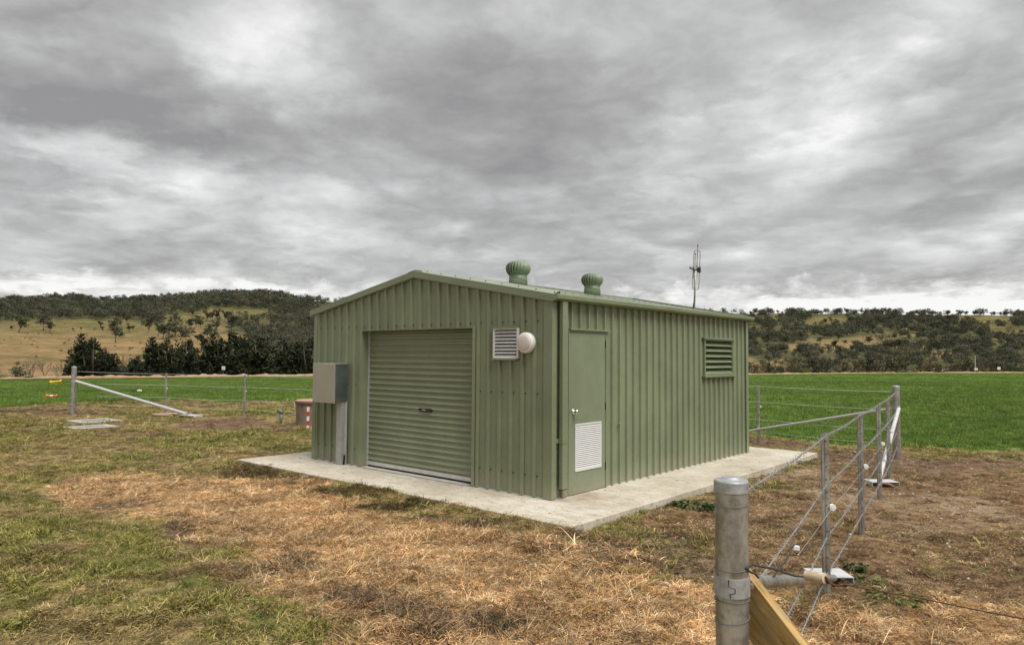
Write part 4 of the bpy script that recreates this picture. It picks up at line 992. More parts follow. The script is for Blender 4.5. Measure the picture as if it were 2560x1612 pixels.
# ------------------------------------------------------------------ things on the ground at the left
def pit(c4, label):
    c4 = [Vector((p[0], p[1], 0)) for p in c4]; c = sum(c4, Vector())/4; g = gzf(c.x, c.y); ax = ((c4[1]-c4[0])+(c4[2]-c4[3])).normalized(); ay = Vector((-ax.y, ax.x, 0)); 
    hx = ((c4[1]-c4[0]).length+(c4[2]-c4[3]).length)/4; hy = ((c4[3]-c4[0]).length+(c4[2]-c4[1]).length)/4; A = (tuple(ax), tuple(ay), (0, 0, 1)); z = g+.018
    t = thing('pit_cover', (c.x, c.y, g), label, 'pit cover', 'square pit covers in the grass'); mb = MB(); f = .17
    for s in (-1, 1):
        mb.obox(Vector((c.x, c.y, z-.05))+ay*s*(hy-f/2), A, (hx, f/2, .06)); mb.obox(Vector((c.x, c.y, z-.051))+ax*s*(hx-f/2), A, (f/2, hy-f-.001, .06))
    put('concrete_surround', mb, PITCON, t)
    for s in (-1, 1): put('cover_plate', MB().obox(Vector((c.x, c.y, z-.009))+ax*s*(hx-f)/2, A, ((hx-f)/2-.006, hy-f-.008, .016)), GRATE, t)
pit([(-16.47, -.43), (-16.52, .63), (-15.48, .66), (-15.43, -.38)], 'pale square pit cover nearer the far left post')
pit([(-14.86, -1.06), (-14.94, .02), (-14.11, .08), (-14.14, -.93)], 'pale square pit cover in front of the other one')
g = gzf(-16.42, 2.2); t = thing('round_lid', (-16.42, 2.2, g), 'low round concrete lid under the sloping brace', 'lid')
put('rim', MB().lathe((-16.42, 2.2, g), [(.335, -.08), (.335, .035), (.325, .045)], 36), OLDCON, t); put('cover', MB().lathe((-16.42, 2.2, g), [(.35, .0455), (.35, .085), (.34, .09)], 36), LIDT, t)
tx, ty = -11.05, 3.94; g = gzf(tx, ty); t = thing('concrete_tank', (tx, ty, g), 'round concrete pit ring with rusty lid half hidden behind the shed', 'tank')
put('ring', MB().lathe((tx, ty, g), [(.55, -.1), (.55, .60), (.50, .60)], 48), OLDCON, t, auto=40)
l = put('lid', MB().lathe((tx, ty, g), [(.585, .603), (.59, .66), (.57, .672)], 48), LIDM, t, auto=40); put('lid_top', MB().lathe((tx, ty, g), [(.57, .6725), (.55, .684)], 48), LIDT, l)
put('lid_stay', MB().tube([(tx-.47, ty-.40, g+.60), (tx-.37, ty-.47, g+.40)], .012, 6), ALU, t)
def marker(x, y, label):
    g = gzf(x, y); t = thing('marker_post', (x, y, g), label, 'marker post', 'red and white marker posts'); h = .56; n = 5
    for k in range(n):
        z0 = g-.03+k*h/n*1.05; put('band', MB().obox((x, y, z0+h/n/2), ((RH[0], RH[1], 0), (FH[0], FH[1], 0), (0, 0, 1)), (.031, .012, h/n*.52)), REDP if k % 2 else WHITEP, t)
marker(-10.38, 3.22, 'red and white striped marker post in front of the concrete pit ring'); marker(-9.98, 3.52, 'red and white marker post almost hidden by the shed corner')
g = gzf(-11.92, 3.38); t = thing('vent_pipe', (-11.92, 3.38, g), 'short grey pipe stub with a rounded cap in the grass', 'pipe')
put('pipe', MB().lathe((-11.92, 3.38, g), [(.045, -.05), (.045, .27)], 16), PIPEG, t, smooth=True)
put('elbow', MB().tube([Vector((-11.92, 3.38, g+.26)), Vector((-11.92, 3.38, g+.30)), Vector((-11.92, 3.38, g+.33))-rh3*.02, Vector((-11.92, 3.38, g+.34))-rh3*.06, Vector((-11.92, 3.38, g+.32))-rh3*.09], [.05, .056, .06, .056, .05], 14), PIPEG, t, smooth=True)
put('mouth', MB().lathe(Vector((-11.92, 3.38, g+.318))-rh3*.091, [(.042, 0), (.042, .004)], 14, (-RH[0], -RH[1], -.4)), DARK, t)

# sandy windrow along the far edge of the paddock
def bank():
    n = 500; rs = np.linspace(RB[0], RB[-1], n); Db = np.interp(rs, RB, DB); V = []; F = []
    prof = [(-1.6, 0), (-.9, .35), (-.3, .8), (.3, 1), (1.2, .75), (2.2, 0)]
    for i, (r, D) in enumerate(zip(rs, Db)):
        px_ = 1280+FOC*r; hgt = D/FOC*(7 if r < -.2 else 5)*(.55+.9*fbm(np.array([r*60]), np.array([2.]), 71, 4)[0]); hgt *= (1 if r < 0 else .75)
        sc = D/FOC*9
        for k, (a, b) in enumerate(prof):
            x, y = xy_of(D+a*sc*.5, r*D); z = gz(np.array([x]), np.array([y]))[0]; V.append((float(x), float(y), float(z)-.05+b*hgt*(.8+.4*vn(np.array([r*300]), np.array([k*1.]), 5)[0])))
    m = len(prof)
    for i in range(n-1):
        for k in range(m-1): F.append((i*m+k, (i+1)*m+k, (i+1)*m+k+1, i*m+k+1))
    me = bpy.data.meshes.new('earth_bank'); me.from_pydata(V, [], F); me.materials.append(simple('sandy_earth', (.36, .235, .15), .95, 0, .25, .9, .5)); me.polygons.foreach_set('use_smooth', [True]*len(F))
    o = bpy.data.objects.new('earth_bank', me); COL.objects.link(o); tag(o, kind='structure')
bank()

# ------------------------------------------------------------------ scatter helper (grass, crop, far bush)
def scatter(name, protos, P, rot, scl, idx, colr, label=None, cat=None):
    pc = bpy.data.collections.new(name+'_protos')
    for i, me in enumerate(protos):
        o = bpy.data.objects.new('%s_proto_%03d' % (name, i), me); pc.objects.link(o)
    n = len(P); me = bpy.data.meshes.new(name); me.vertices.add(n); me.vertices.foreach_set('co', np.asarray(P, np.float32).ravel())
    def at_(nm, ty, dom, arr, key):
        a = me.attributes.new(nm, ty, dom); a.data.foreach_set(key, np.ascontiguousarray(arr).ravel())
    at_('rot', 'FLOAT_VECTOR', 'POINT', np.asarray(rot, np.float32), 'vector'); at_('scl', 'FLOAT_VECTOR', 'POINT', np.asarray(scl, np.float32), 'vector')
    at_('idx', 'INT', 'POINT', np.asarray(idx, np.int32), 'value'); at_('col', 'FLOAT_COLOR', 'POINT', np.concatenate([colr, np.ones((n, 1))], 1).astype(np.float32), 'color')
    o = bpy.data.objects.new(name, me); COL.objects.link(o)
    ng = bpy.data.node_groups.new(name+'_nodes', 'GeometryNodeTree'); ng.interface.new_socket('Geometry', in_out='INPUT', socket_type='NodeSocketGeometry'); ng.interface.new_socket('Geometry', in_out='OUTPUT', socket_type='NodeSocketGeometry')
    gi = ng.nodes.new('NodeGroupInput'); go = ng.nodes.new('NodeGroupOutput'); ip = ng.nodes.new('GeometryNodeInstanceOnPoints'); ci = ng.nodes.new('GeometryNodeCollectionInfo')
    ci.inputs['Collection'].default_value = pc; ci.inputs['Separate Children'].default_value = True; ci.inputs['Reset Children'].default_value = True
    ip.inputs['Pick Instance'].default_value = True
    def na(nm, dt):
        a = ng.nodes.new('GeometryNodeInputNamedAttribute'); a.data_type = dt; a.inputs[0].default_value = nm; return a.outputs[0]
    L = ng.links.new; L(gi.outputs[0], ip.inputs['Points']); L(ci.outputs[0], ip.inputs['Instance']); L(na('idx', 'INT'), ip.inputs['Instance Index']); L(na('rot', 'FLOAT_VECTOR'), ip.inputs['Rotation']); L(na('scl', 'FLOAT_VECTOR'), ip.inputs['Scale']); L(ip.outputs[0], go.inputs[0])
    md = o.modifiers.new('scatter', 'NODES'); md.node_group = ng
    return tag(o, label, cat, kind='stuff')
def blade_mesh(name, n, rad, hlo, hhi, wlo, whi, lean_lo, lean_hi, curl, seg=4, mat=GRASSM, seed=0):
    g = np.random.default_rng(seed); V = []; F = []; Sh = []
    for i in range(n):
        a = g.uniform(0, 2*np.pi); rr = rad*np.sqrt(g.uniform()); bx, by = rr*np.cos(a), rr*np.sin(a)
        L = g.uniform(hlo, hhi); w = g.uniform(wlo, whi); az = g.uniform(0, 2*np.pi); le = g.uniform(lean_lo, lean_hi); cu = g.uniform(.3, 1)*curl; tw = g.uniform(-1.2, 1.2); p = np.array([bx, by, -.006]); daz = g.uniform(-1, 1)*curl*.5
        b0 = len(V); sh = g.uniform()
        for k in range(seg+1):
            t = k/seg; an = le+cu*t*t if cu else le; az2 = az+daz*t; d = np.array([np.sin(an)*np.cos(az2), np.sin(an)*np.sin(az2), np.cos(an)])
            if k: p = p+d*L/seg
            p[2] = max(p[2], -.006 if k == 0 else .003)
            sd_ = np.array([-np.sin(az2+tw), np.cos(az2+tw), .25*np.sin(tw)]); ww = w*(1-t**1.8)*.5+.0002
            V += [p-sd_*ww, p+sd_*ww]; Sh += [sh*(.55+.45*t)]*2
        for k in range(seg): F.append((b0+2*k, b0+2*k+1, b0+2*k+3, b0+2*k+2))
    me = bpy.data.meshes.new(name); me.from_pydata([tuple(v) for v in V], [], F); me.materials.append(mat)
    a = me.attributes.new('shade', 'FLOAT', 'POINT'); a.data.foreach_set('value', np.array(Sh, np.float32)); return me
protos = []
for k in range(5): protos.append(blade_mesh('dry_mat', 34, .065, .035, .105, .0026, .0058, .75, 1.5, 1.7, 4, seed=k))           # 0-4 dead matted grass
for k in range(4): protos.append(blade_mesh('green_tuft', 30, .055, .025, .075, .003, .0062, .3, 1.25, 1.1, 3, seed=20+k))      # 5-8 green tuft
for k in range(3): protos.append(blade_mesh('short_stubble', 14, .07, .02, .06, .002, .0042, .7, 1.5, .6, 2, seed=40+k))       # 9-11 short dead bits
for k in range(3): protos.append(blade_mesh('long_strands', 9, .06, .10, .22, .0026, .0048, .5, 1.25, 1.0, 5, seed=60+k))      # 12-14 long strands
for k in range(4): protos.append(blade_mesh('crop_tuft', 46, .14, .07, .16, .0035, .007, .05, .8, .9, 3, seed=80+k))            # 15-18 cereal crop
def sample(D0, D1, dens, margin=1.08):
    hw = .76*margin; A = hw*(D1*D1-D0*D0)+1.6*(D1-D0); n = int(A*dens); D = np.sqrt(rng.uniform(D0*D0, D1*D1, n)); X = rng.uniform(-1, 1, n)*(hw*D+.8); return xy_of(D, X)
def on_slab(x, y, m=0): return (x > SX0-m) & (x < SX1+m) & (y > SY0-m) & (y < SY1+m)
def lawn():
    xs, ys = [], []
    for a, b, d in ((2.6, 5, 980), (5, 8, 680), (8, 12, 350), (12, 18, 170), (18, 32, 75)):
        x, y = sample(a, b, d); xs.append(x); ys.append(y)
    x = np.concatenate(xs); y = np.concatenate(ys); k = ~on_slab(x, y, -.01); x, y = x[k], y[k]
    w = cover(x, y); n = len(x); D, X = DX(x, y); U = rng.uniform(size=n)
    big = fbm(x*.55, y*.55, 81, 3); mid = fbm(x*2.3, y*2.3, 83, 3); sm = fbm(x*7, y*7, 85, 2)
    green = np.clip((big-.5)*3.2+.13+(mid-.5)*2.6, 0, .75)            # base turf: olive with green and straw
    col = np.empty((n, 3)); idx = np.zeros(n, int); scl = rng.uniform(.7, 1.25, n); keep = np.ones(n, bool)
    cs = np.array([[.74, .46, .215], [.94, .70, .42], [.48, .285, .125], [.82, .55, .28]]); co = np.array([[.36, .28, .11], [.50, .38, .17], [.28, .24, .08], [.60, .44, .21]]); cg = np.array([[.235, .24, .05], [.35, .315, .085], [.155, .17, .038], [.47, .40, .145]]); cb = np.array([[.22, .145, .085], [.31, .21, .125], [.40, .29, .18], [.15, .10, .06]]); ck = np.array([[.13, .115, .035], [.19, .13, .05], [.10, .10, .03], [.25, .16, .07]]); cr_ = np.array([[.32, .185, .085], [.46, .30, .155], [.20, .12, .06], [.56, .41, .24]])
    pick = lambda t: t[rng.integers(0, 4, n)]
    col[:] = pick(co); isg = U < green; col[isg] = pick(cg)[isg]; idx[:] = rng.integers(0, 5, n); idx[isg] = rng.integers(5, 9, n)[isg]
    def over(k, table, ids, prob=1.0):
        m = rng.uniform(size=n) < w[k]*prob; col[m] = pick(table)[m]; i = np.array(ids)[rng.integers(0, len(ids), n)]; idx[m] = i[m]; return m
    over('R', cr_, [0, 1, 2, 9, 10, 11, 11], .93)
    over('S', cs, [0, 1, 2, 3, 4, 0, 1, 2, 3, 4, 0, 1, 2, 3, 4, 12, 13], .97)
    over('K', ck, [0, 1, 5, 6, 7, 8], .95)
    mB = over('B', cb, [0, 1, 2, 12, 13, 9], .7); mD = over('D', cb, [9, 10, 11, 0, 1, 2], .7); mP = over('P', cr_, [9, 10, 11, 0], .95); mE = over('E', np.array([[.22, .145, .085], [.38, .27, .16], [.16, .105, .062], [.50, .37, .23]]), [9, 10, 11, 0, 1], .85)
    over('G', cg, [5, 6, 7, 8, 5, 6, 0], .58)
    dropp = np.zeros(n); dropp = np.maximum(dropp, .3*mD); dropp = np.maximum(dropp, .5*mP); dropp = np.maximum(dropp, .5*mE); dropp = np.maximum(dropp, .25*mB); dropp = np.maximum(dropp, .28*w['R']*(idx >= 0)); dropp = np.maximum(dropp, np.clip((.46-sm)*4.0, 0, .9)*(1-.55*w['S']))
    keep = (rng.uniform(size=n) > dropp) & (w['C'] < .35)
    # clear of the pits, lids and plates
    for (cx, cy, r) in ((-15.96, .1, .62), (-14.5, -.47, .58), (-16.42, 2.2, .4), (3.585, -.87, .17), (2.71, 4.53, .2), (-15.6, 2.6, .28), (tx, ty, .6)): keep &= np.hypot(x-cx, y-cy) > r
    tint = (.55+.85*mid)[:, None]*rng.uniform(.6, 1.35, (n, 1)); col = col*tint
    cl3 = fbm(x*3.4, y*3.4, 87, 3); grn = (idx >= 5) & (idx <= 8); scl = scl*(.35+1.3*cl3)*np.where(grn, 1+.5*sstep(.55, .72, fbm(x*2.2+9, y*2.2, 89, 2)), 1)*(.75+.5*big)*np.where(D > 12, 1.25, 1)*np.where(D > 18, 1.25, 1)
    edge = np.minimum.reduce([np.abs(x-SX0), np.abs(x-SX1)+((y < SY0) | (y > SY1))*9, np.abs(y-SY0)+((x < SX0) | (x > SX1))*9, np.abs(y-SY1)]); fr = (y < SY0) & (edge < .25); scl = np.where(fr, scl*1.1, scl); scl = np.where((x > SX1) & (edge < .1), scl*.8, scl)
    z = gz(x, y); rot = np.stack([rng.normal(0, .12, n), rng.normal(0, .12, n), rng.uniform(0, 6.28, n)], 1)
    k = keep; P = np.stack([x, y, z], 1)[k]; i = idx[k]; s3 = np.repeat(scl[k][:, None], 3, 1); print('lawn tufts', len(P))
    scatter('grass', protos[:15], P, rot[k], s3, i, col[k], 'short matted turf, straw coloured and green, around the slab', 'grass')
lawn()
def crop():
    xs, ys, dd = [], [], []
    for a, b, d in ((13, 24, 70), (24, 40, 34), (40, 75, 12), (75, 165, 3.2)):
        x, y = sample(a, b, d, 1.04); xs.append(x); ys.append(y)
    x = np.concatenate(xs); y = np.concatenate(ys); w = crop_w(x, y); D, X = DX(x, y); n = len(x)
    k = (rng.uniform(size=n) < w) & ~on_slab(x, y, .5)
    hid = (X/D > -.27) & (X/D < .32) & (D > 19); k &= ~(hid & (rng.uniform(size=n) < .9))
    big = fbm(x*.12, y*.12, 91, 3); mid = fbm(x*.6, y*.6, 93, 3); sd_ = np.where(D > 75, 2.6, np.where(D > 40, 1.7, np.where(D > 24, 1.25, 1)))
    cg = np.array([[.135, .245, .034], [.185, .285, .05], [.09, .18, .025], [.26, .325, .08]]); col = cg[rng.integers(0, 4, n)]*((.5+.6*big+.5*mid)*(1-.28*(np.abs(((x*.34-y*.94)+fbm(x*.05, y*.05, 97, 2)*1.5) % 7.0-3.5) < .22)))[:, None]*rng.uniform(.75, 1.2, (n, 1))
    row = .5+.5*np.sin((x*.34-y*.94)*2*np.pi/.30); k &= (rng.uniform(size=n) < np.where(D < 40, .55+.45*row, 1))
    s = rng.uniform(.75, 1.2, n)*(.6+.6*mid); fw_ = w < .8; s = np.where(fw_, s*.75, s)
    scl = np.stack([s*sd_, s*sd_, s*np.minimum(sd_, 1.3)], 1); rot = np.stack([rng.normal(0, .08, n), rng.normal(0, .08, n), rng.uniform(0, 6.28, n)], 1); P = np.stack([x, y, gz(x, y)], 1); print('crop tufts', k.sum())
    scatter('crop', protos[15:], P[k], rot[k], scl[k], np.random.default_rng(3).integers(0, 4, n)[k], col[k], 'bright green young cereal crop filling the paddock behind the fences', 'crop')
crop()
# pale stones and litter on bare soil
def stones():
    ps = []
    for k in range(4):
        g = np.random.default_rng(200+k); bm = bmesh.new(); bmesh.ops.create_icosphere(bm, subdivisions=1, radius=1)
        for v in bm.verts: v.co *= g.uniform(.6, 1.15)
        me = bpy.data.meshes.new('stone'); bm.to_mesh(me); bm.free(); me.materials.append(STM); ps.append(me)
    x, y = sample(3, 15, 130); k = ~on_slab(x, y, .05); x, y = x[k], y[k]; w = cover(x, y); p = np.maximum.reduce([w['P'], .7*w['D'], .5*w['R'], .7*w['E'], .0*w['P']+.02]); p = p*(1-w['C']); k = rng.uniform(size=len(x)) < p*.55; x, y = x[k], y[k]; n = len(x)
    s = np.minimum(rng.gamma(2.0, .0032, n)+.002, .018); pal = np.array([[.5, .44, .37], [.38, .33, .27], [.6, .57, .53], [.22, .18, .15]]); scl = np.stack([s*rng.uniform(.8, 1.5, n), s, s*.6], 1)
    scatter('gravel', ps, np.stack([x, y, gz(x, y)+s*.2], 1), np.stack([rng.normal(0, .3, n), rng.normal(0, .3, n), rng.uniform(0, 6.28, n)], 1), scl, rng.integers(0, 4, n), pal[rng.integers(0, 4, n)], 'pale gravel scattered over the bare soil', 'gravel')
STM, _nt, _p = nodes('stone'); _a = nn(_nt, 'ShaderNodeAttribute', attribute_type='INSTANCER'); _a.attribute_name = 'col'; _nt.links.new(_a.outputs['Color'], _p.inputs['Base Color']); _p.inputs['Roughness'].default_value = .9
stones()
# dry leaves and chips of bark on the slab
def litter():
    mb = MB(); g = random.Random(5)
    for i in range(75):
        if g.random() < .5: x, y = g.uniform(SX0+.2, SX1-.05), g.uniform(SY0+.05, -.08)
        else: x, y = g.uniform(.1, SX1-.05), g.uniform(SY0, SY1-.1)
        a = g.uniform(0, 6.28); l = g.uniform(.006, .022)*(2 if g.random() < .12 else 1); w_ = l*g.uniform(.25, .6); c, s = math.cos(a), math.sin(a)
        q = [(-l, 0, .002), (0, -w_, .004), (l, 0, .008), (0, w_, .003)]; mb.face([(x+c*p-s*r, y+s*p+c*r, h) for p, r, h in q])
    o = put('leaf_litter', mb, simple('dry_leaf', (.085, .055, .035), .9, 0, .4, 30)); tag(o, 'scattered dark leaf bits on the concrete slab', 'leaf litter', kind='stuff')
litter()

# ------------------------------------------------------------------ leafy weeds
def leaf_weed(x, y, n, L, spread, label, c, up=.5, seed=0):
    g = random.Random(seed); z = gzf(x, y); t = thing('weed', (x, y, z), label, 'weed', 'broadleaf weeds'); m = leafy('weed_leaf_%d' % seed, .5, None, c, .25)
    for k in range(3):
        mb = MB(); sh = []
        for i in range(n//3):
            a = g.uniform(0, 6.28); r = spread*math.sqrt(g.random()); p = Vector((x+r*math.cos(a)*1.5, y+r*math.sin(a), z+g.uniform(.0, .05))); d = Vector((math.cos(a), math.sin(a), g.uniform(-.1, up))).normalized(); l = L*g.uniform(.6, 1.2); sdv = d.cross(Vector((0, 0, 1))).normalized(); w_ = l*g.uniform(.28, .42); q = g.random()
            pts = [p, p+d*l*.35+sdv*w_*.8+Vector((0, 0, .012)), p+d*l*.75+sdv*w_*.6, p+d*l-Vector((0, 0, l*.25)), p+d*l*.75-sdv*w_*.6, p+d*l*.35-sdv*w_*.8+Vector((0, 0, .012))]; mid = p+d*l*.5+Vector((0, 0, -.008))
            for j in range(6): mb.face([mid, pts[j], pts[(j+1) % 6]]); sh += [q]*3
        o = put('leaf_cluster', mb, m, t); tag(o, kind='stuff'); at_ = o.data.attributes.new('shade', 'FLOAT', 'POINT'); at_.data.foreach_set('value', np.array(sh, np.float32))
leaf_weed(1.38, 1.16, 150, .07, .16, 'dark green leafy weed beside the right edge of the slab', (.055, .10, .035), .5, 1)
p = at(2165, 1462); leaf_weed(p[0], p[1], 36, .075, .09, 'pale green broadleaf weed growing over the white foot plate', (.13, .17, .05), .6, 2)
p = at(2225, 1500); leaf_weed(p[0], p[1], 54, .07, .12, 'yellowing broadleaf weed just right of the white foot plate', (.17, .19, .06), .3, 3)
p = at(2140, 1424); leaf_weed(p[0], p[1], 60, .045, .06, 'tiny green weed above the white foot plate', (.06, .10, .04), .4, 4)
p = at(2010, 1160); leaf_weed(p[0], p[1], 30, .05, .12, 'small green weed by the rear corner of the slab', (.08, .12, .04), .4, 5)

# ------------------------------------------------------------------ trees
def leaf_cloud(name, blobs, n, card, mat, seed, droop=0.0, aspect=1.0, up=0.0):
    """many small leaf cards spread through ellipsoids (cx, cy, cz, rx, ry, rz)"""
    g = np.random.default_rng(seed); V = []; F = []; Sh = []
    vol = np.array([b[3]*b[4]*b[5] for b in blobs])**.75; cnt = (vol/vol.sum()*n).astype(int)+1
    for b, m in zip(blobs, cnt):
        d = g.normal(size=(m, 3)); d /= np.linalg.norm(d, axis=1)[:, None]; r = g.uniform(0, 1, m)**.42; p = np.array(b[:3])+d*r[:, None]*np.array(b[3:])
        q = g.uniform(.25, 1.0)
        for i in range(m):
            a = g.normal(size=3); a[2] = a[2]*.6-droop+up; a /= np.linalg.norm(a); bb = np.cross(a, g.normal(size=3)); bb /= np.linalg.norm(bb); s = card*g.uniform(.55, 1.3); k = len(V)
            A = a*s*aspect; B = bb*s*.5; V += [p[i]-B*.6, p[i]+A*.5-B, p[i]+A, p[i]+A*.5+B, p[i]+B*.6]; F.append((k, k+1, k+2, k+3, k+4)); Sh += [min(1, max(0, q*.6+g.uniform(0, .4)))]*5
    me = bpy.data.meshes.new(name); me.from_pydata([tuple(v) for v in V], [], F); me.materials.append(mat); at_ = me.attributes.new('shade', 'FLOAT', 'POINT'); at_.data.foreach_set('value', np.array(Sh, np.float32)); return me
def gum_parts(seed, mat, ncard=520, open_=.5):
    """unit-height gum: leaning trunk, spreading limbs, clumps of foliage at the limb ends"""
    g = np.random.default_rng(seed); mb = MB(); lean = g.normal(0, .05, 2); fork = g.uniform(.18, .42); top = Vector((lean[0], lean[1], fork)); mb.tube([(0, 0, -.06), (lean[0]*.5, lean[1]*.5, fork*.55), top], [.03, .024, .02], 6); bl = []
    for k in range(g.integers(8, 13)):
        a = g.uniform(0, 6.28); r = g.uniform(.05, .34); h = g.uniform(.42, .90)-.25*max(0, r-.2); e = Vector((lean[0]+r*math.cos(a), lean[1]+r*math.sin(a), h)); mb.tube([top, top.lerp(e, .5)+Vector((0, 0, .03)), e], [.014, .010, .005], 5)
        bl.append((e.x, e.y, e.z, g.uniform(.13, .20), g.uniform(.13, .20), g.uniform(.09, .14)*(1.0+open_*.2)))
    return mb.mesh('trunk', BARK, (0, 0, 0), True), leaf_cloud('crown', bl, ncard, .062, mat, seed)
def bush_parts(seed, mat, ncard=420, cone=.0):
    g = np.random.default_rng(seed); mb = MB(); mb.tube([(0, 0, -.05), (g.normal(0, .02), g.normal(0, .02), .5)], [.028, .012], 6); bl = []
    for k in range(13):
        h = g.uniform(.14, .88); rr = (.36*(1-h*cone*.85))*g.uniform(.3, 1); a = g.uniform(0, 6.28); bl.append((rr*math.cos(a), rr*math.sin(a), h, .17*(1-.4*h*cone), .17*(1-.4*h*cone), .13))
        mb.tube([(0, 0, h*.5), (rr*math.cos(a), rr*math.sin(a), h)], [.010, .003], 4)
    return mb.mesh('trunk', BARK, (0, 0, 0), True), leaf_cloud('crown', bl, ncard, .05, mat, seed)
def oak_parts(seed, mat, ncard=3200):
    """she-oak: dense upswept feathery sprays on an irregular spire, several leaders"""
    g = np.random.default_rng(seed); mb = MB(); bl = []; nl = g.integers(3, 6)
    for l in range(nl):
        bx, by = g.normal(0, .17, 2) if l else (0, 0); H = 1.0 if l == 0 else g.uniform(.6, .95); mb.tube([(bx*.3, by*.3, -.04), (bx*.8, by*.8, H*.5), (bx, by, H*.95)], [.022, .014, .003], 6)
        for k in range(26):
            h = H*g.uniform(.06, .97); mx = .24*(1-(h/H)**2.6)+.03; rr = mx*g.uniform(.2, 1); a = g.uniform(0, 6.28); e = (bx*h/H+rr*math.cos(a), by*h/H+rr*math.sin(a), h); mb.tube([(bx*h/H, by*h/H, max(.03, h-.12)), e], [.007, .002], 4)
            bl.append((*e, .05+.06*(1-h/H), .05+.06*(1-h/H), .085))
    return mb.mesh('trunk', BARK, (0, 0, 0), True), leaf_cloud('crown', bl, ncard, .030, mat, seed, 0, 2.0, .9)
GUM_M = [leafy('gum_leaves', .5, None, (.068, .078, .045), .1), leafy('gum_leaves_dark', .5, None, (.068, .074, .043), .08)]
OAK_M = leafy('sheoak_leaves', .6, None, (.026, .034, .014), .06)
BR_M = leafy('brown_leaves', .5, None, (.12, .085, .045), .15); BG_M = leafy('bright_leaves', .5, None, (.13, .16, .035), .2); OL_M = leafy('olive_leaves', .5, None, (.058, .070, .030), .12)
GUMS = [gum_parts(300+k, GUM_M[k % 2 if k > 1 else 0]) for k in range(7)]; DGUM = [gum_parts(330+k, GUM_M[1], 600) for k in range(4)]
BUSH = {'olive': [bush_parts(350+k, OL_M, 520) for k in range(3)], 'dark': [bush_parts(360+k, GUM_M[1], 560, .4) for k in range(4)], 'brown': [bush_parts(370+k, BR_M, 520) for k in range(3)], 'bright': [bush_parts(380+k, BG_M, 420) for k in range(2)]}
OAKS = [oak_parts(400+k, OAK_M) for k in range(5)]
def bare_parts(seed):
    g = random.Random(seed); mb = MB()
    def br(p, d, l, r, dep):
        q = p+d*l; m = p.lerp(q, .5)+Vector((g.gauss(0, .03), g.gauss(0, .03), 0))*l; mb.tube([p, m, q], [r, r*.8, r*.6], 4, False)
        if dep:
            for k in range(g.choice((2, 3, 3))): br(q.lerp(p, g.uniform(0, .4)), (d+Vector((g.gauss(0, .38), g.gauss(0, .38), g.uniform(-.05, .25)))).normalized(), l*g.uniform(.55, .85), r*.6, dep-1)
    for k in range(5):
        a = g.uniform(0, 6.28); br(Vector((0, 0, -.02)), Vector((.45*math.cos(a), .45*math.sin(a), 1)).normalized(), .32, .013, 4)
    return mb.mesh('branches', TWIG, (0, 0, 0))
BARE = [bare_parts(500+k) for k in range(3)]
def plant(name, parts, x, y, z, h, wid, label, cat, group, rz=None):
    t = thing(name, (x, y, z), label, cat, group); t.rotation_euler = (0, 0, random.uniform(0, 6.28) if rz is None else rz); t.scale = (h*wid, h*wid, h)
    for nm, me in zip(('trunk', 'crown') if isinstance(parts, tuple) else ('branches',), parts if isinstance(parts, tuple) else (parts,)):
        o = bpy.data.objects.new(nm, me); COL.objects.link(o); o.parent = t
    return t
def ordw(n):
    o = 'first second third fourth fifth sixth seventh eighth ninth tenth eleventh twelfth thirteenth fourteenth fifteenth sixteenth seventeenth eighteenth nineteenth'.split()
    if n < 20: return o[n-1]
    t = {2: 'twent', 3: 'thirt', 4: 'fort', 5: 'fift', 6: 'sixt'}[n//10]
    return t+'ieth' if n % 10 == 0 else t+'y-'+o[n % 10-1]
ORD = ['first', 'second', 'third', 'fourth', 'fifth', 'sixth', 'seventh', 'eighth', 'ninth', 'tenth', 'eleventh', 'twelfth', 'thirteenth', 'fourteenth', 'fifteenth', 'sixteenth', 'seventeenth', 'eighteenth', 'nineteenth', 'twentieth', 'twenty-first', 'twenty-second', 'twenty-third', 'twenty-fourth', 'twenty-fifth', 'twenty-sixth', 'twenty-seventh', 'twenty-eighth', 'twenty-ninth', 'thirtieth']
def foot(u, back):
    """a spot beyond the far edge of the paddock, on the line of sight u, 'back' metres behind the bank"""
    r = (u-1280)/FOC; D = float(np.interp(r, RB, DB))+back; x, y = xy_of(D, r*D); return x, y, D
def hill_at(u, v):
    """foot of something on the hillside seen at (u, v)"""
    d = ray(u, 800)[:2]; az = math.atan2(d@RH, d@FH); s = np.linspace(0, 1, 1500); x, y, z = hill_geo(np.full(1500, az), s); uu, vv = pxv(x, y, z)
    i = int(np.argmin(np.abs(vv-v)+(s > .999)*.0)); i = next((k for k in range(1500) if vv[k] <= v), i); D = (np.array([x[i], y[i], z[i]])-CAM)@FW; return float(x[i]), float(y[i]), float(z[i]), D
# dark she-oak row at the left: (u, top v, width factor)
row = [(206, 838, 1.1), (235, 852, 1.2), (262, 872, 1.2), (287, 882, 1.1), (384, 846, 1.25), (418, 849, .7), (440, 868, 1.0), (474, 846, 1.0), (510, 862, 1.1), (534, 838, 1.1), (580, 832, 1.15), (608, 836, 1.1), (660, 840, 1.25), (706, 846, 1.15), (745, 858, 1.2), (778, 850, 1.2), (350, 890, 1.3)]
row.sort()
for i, (u, tv, wf) in enumerate(row):
    x, y, D = foot(u, random.uniform(1.5, 6)); z = gzf(x, y)-.3; h = (px((x, y, z))[1]-tv)*D/FOC*1.02
    plant('she_oak', OAKS[i % 5], x, y, z, h, wf, '%s dark she-oak from the left in the row beyond the left paddock' % ORD[i], 'tree', 'dark she-oaks beyond the paddock')
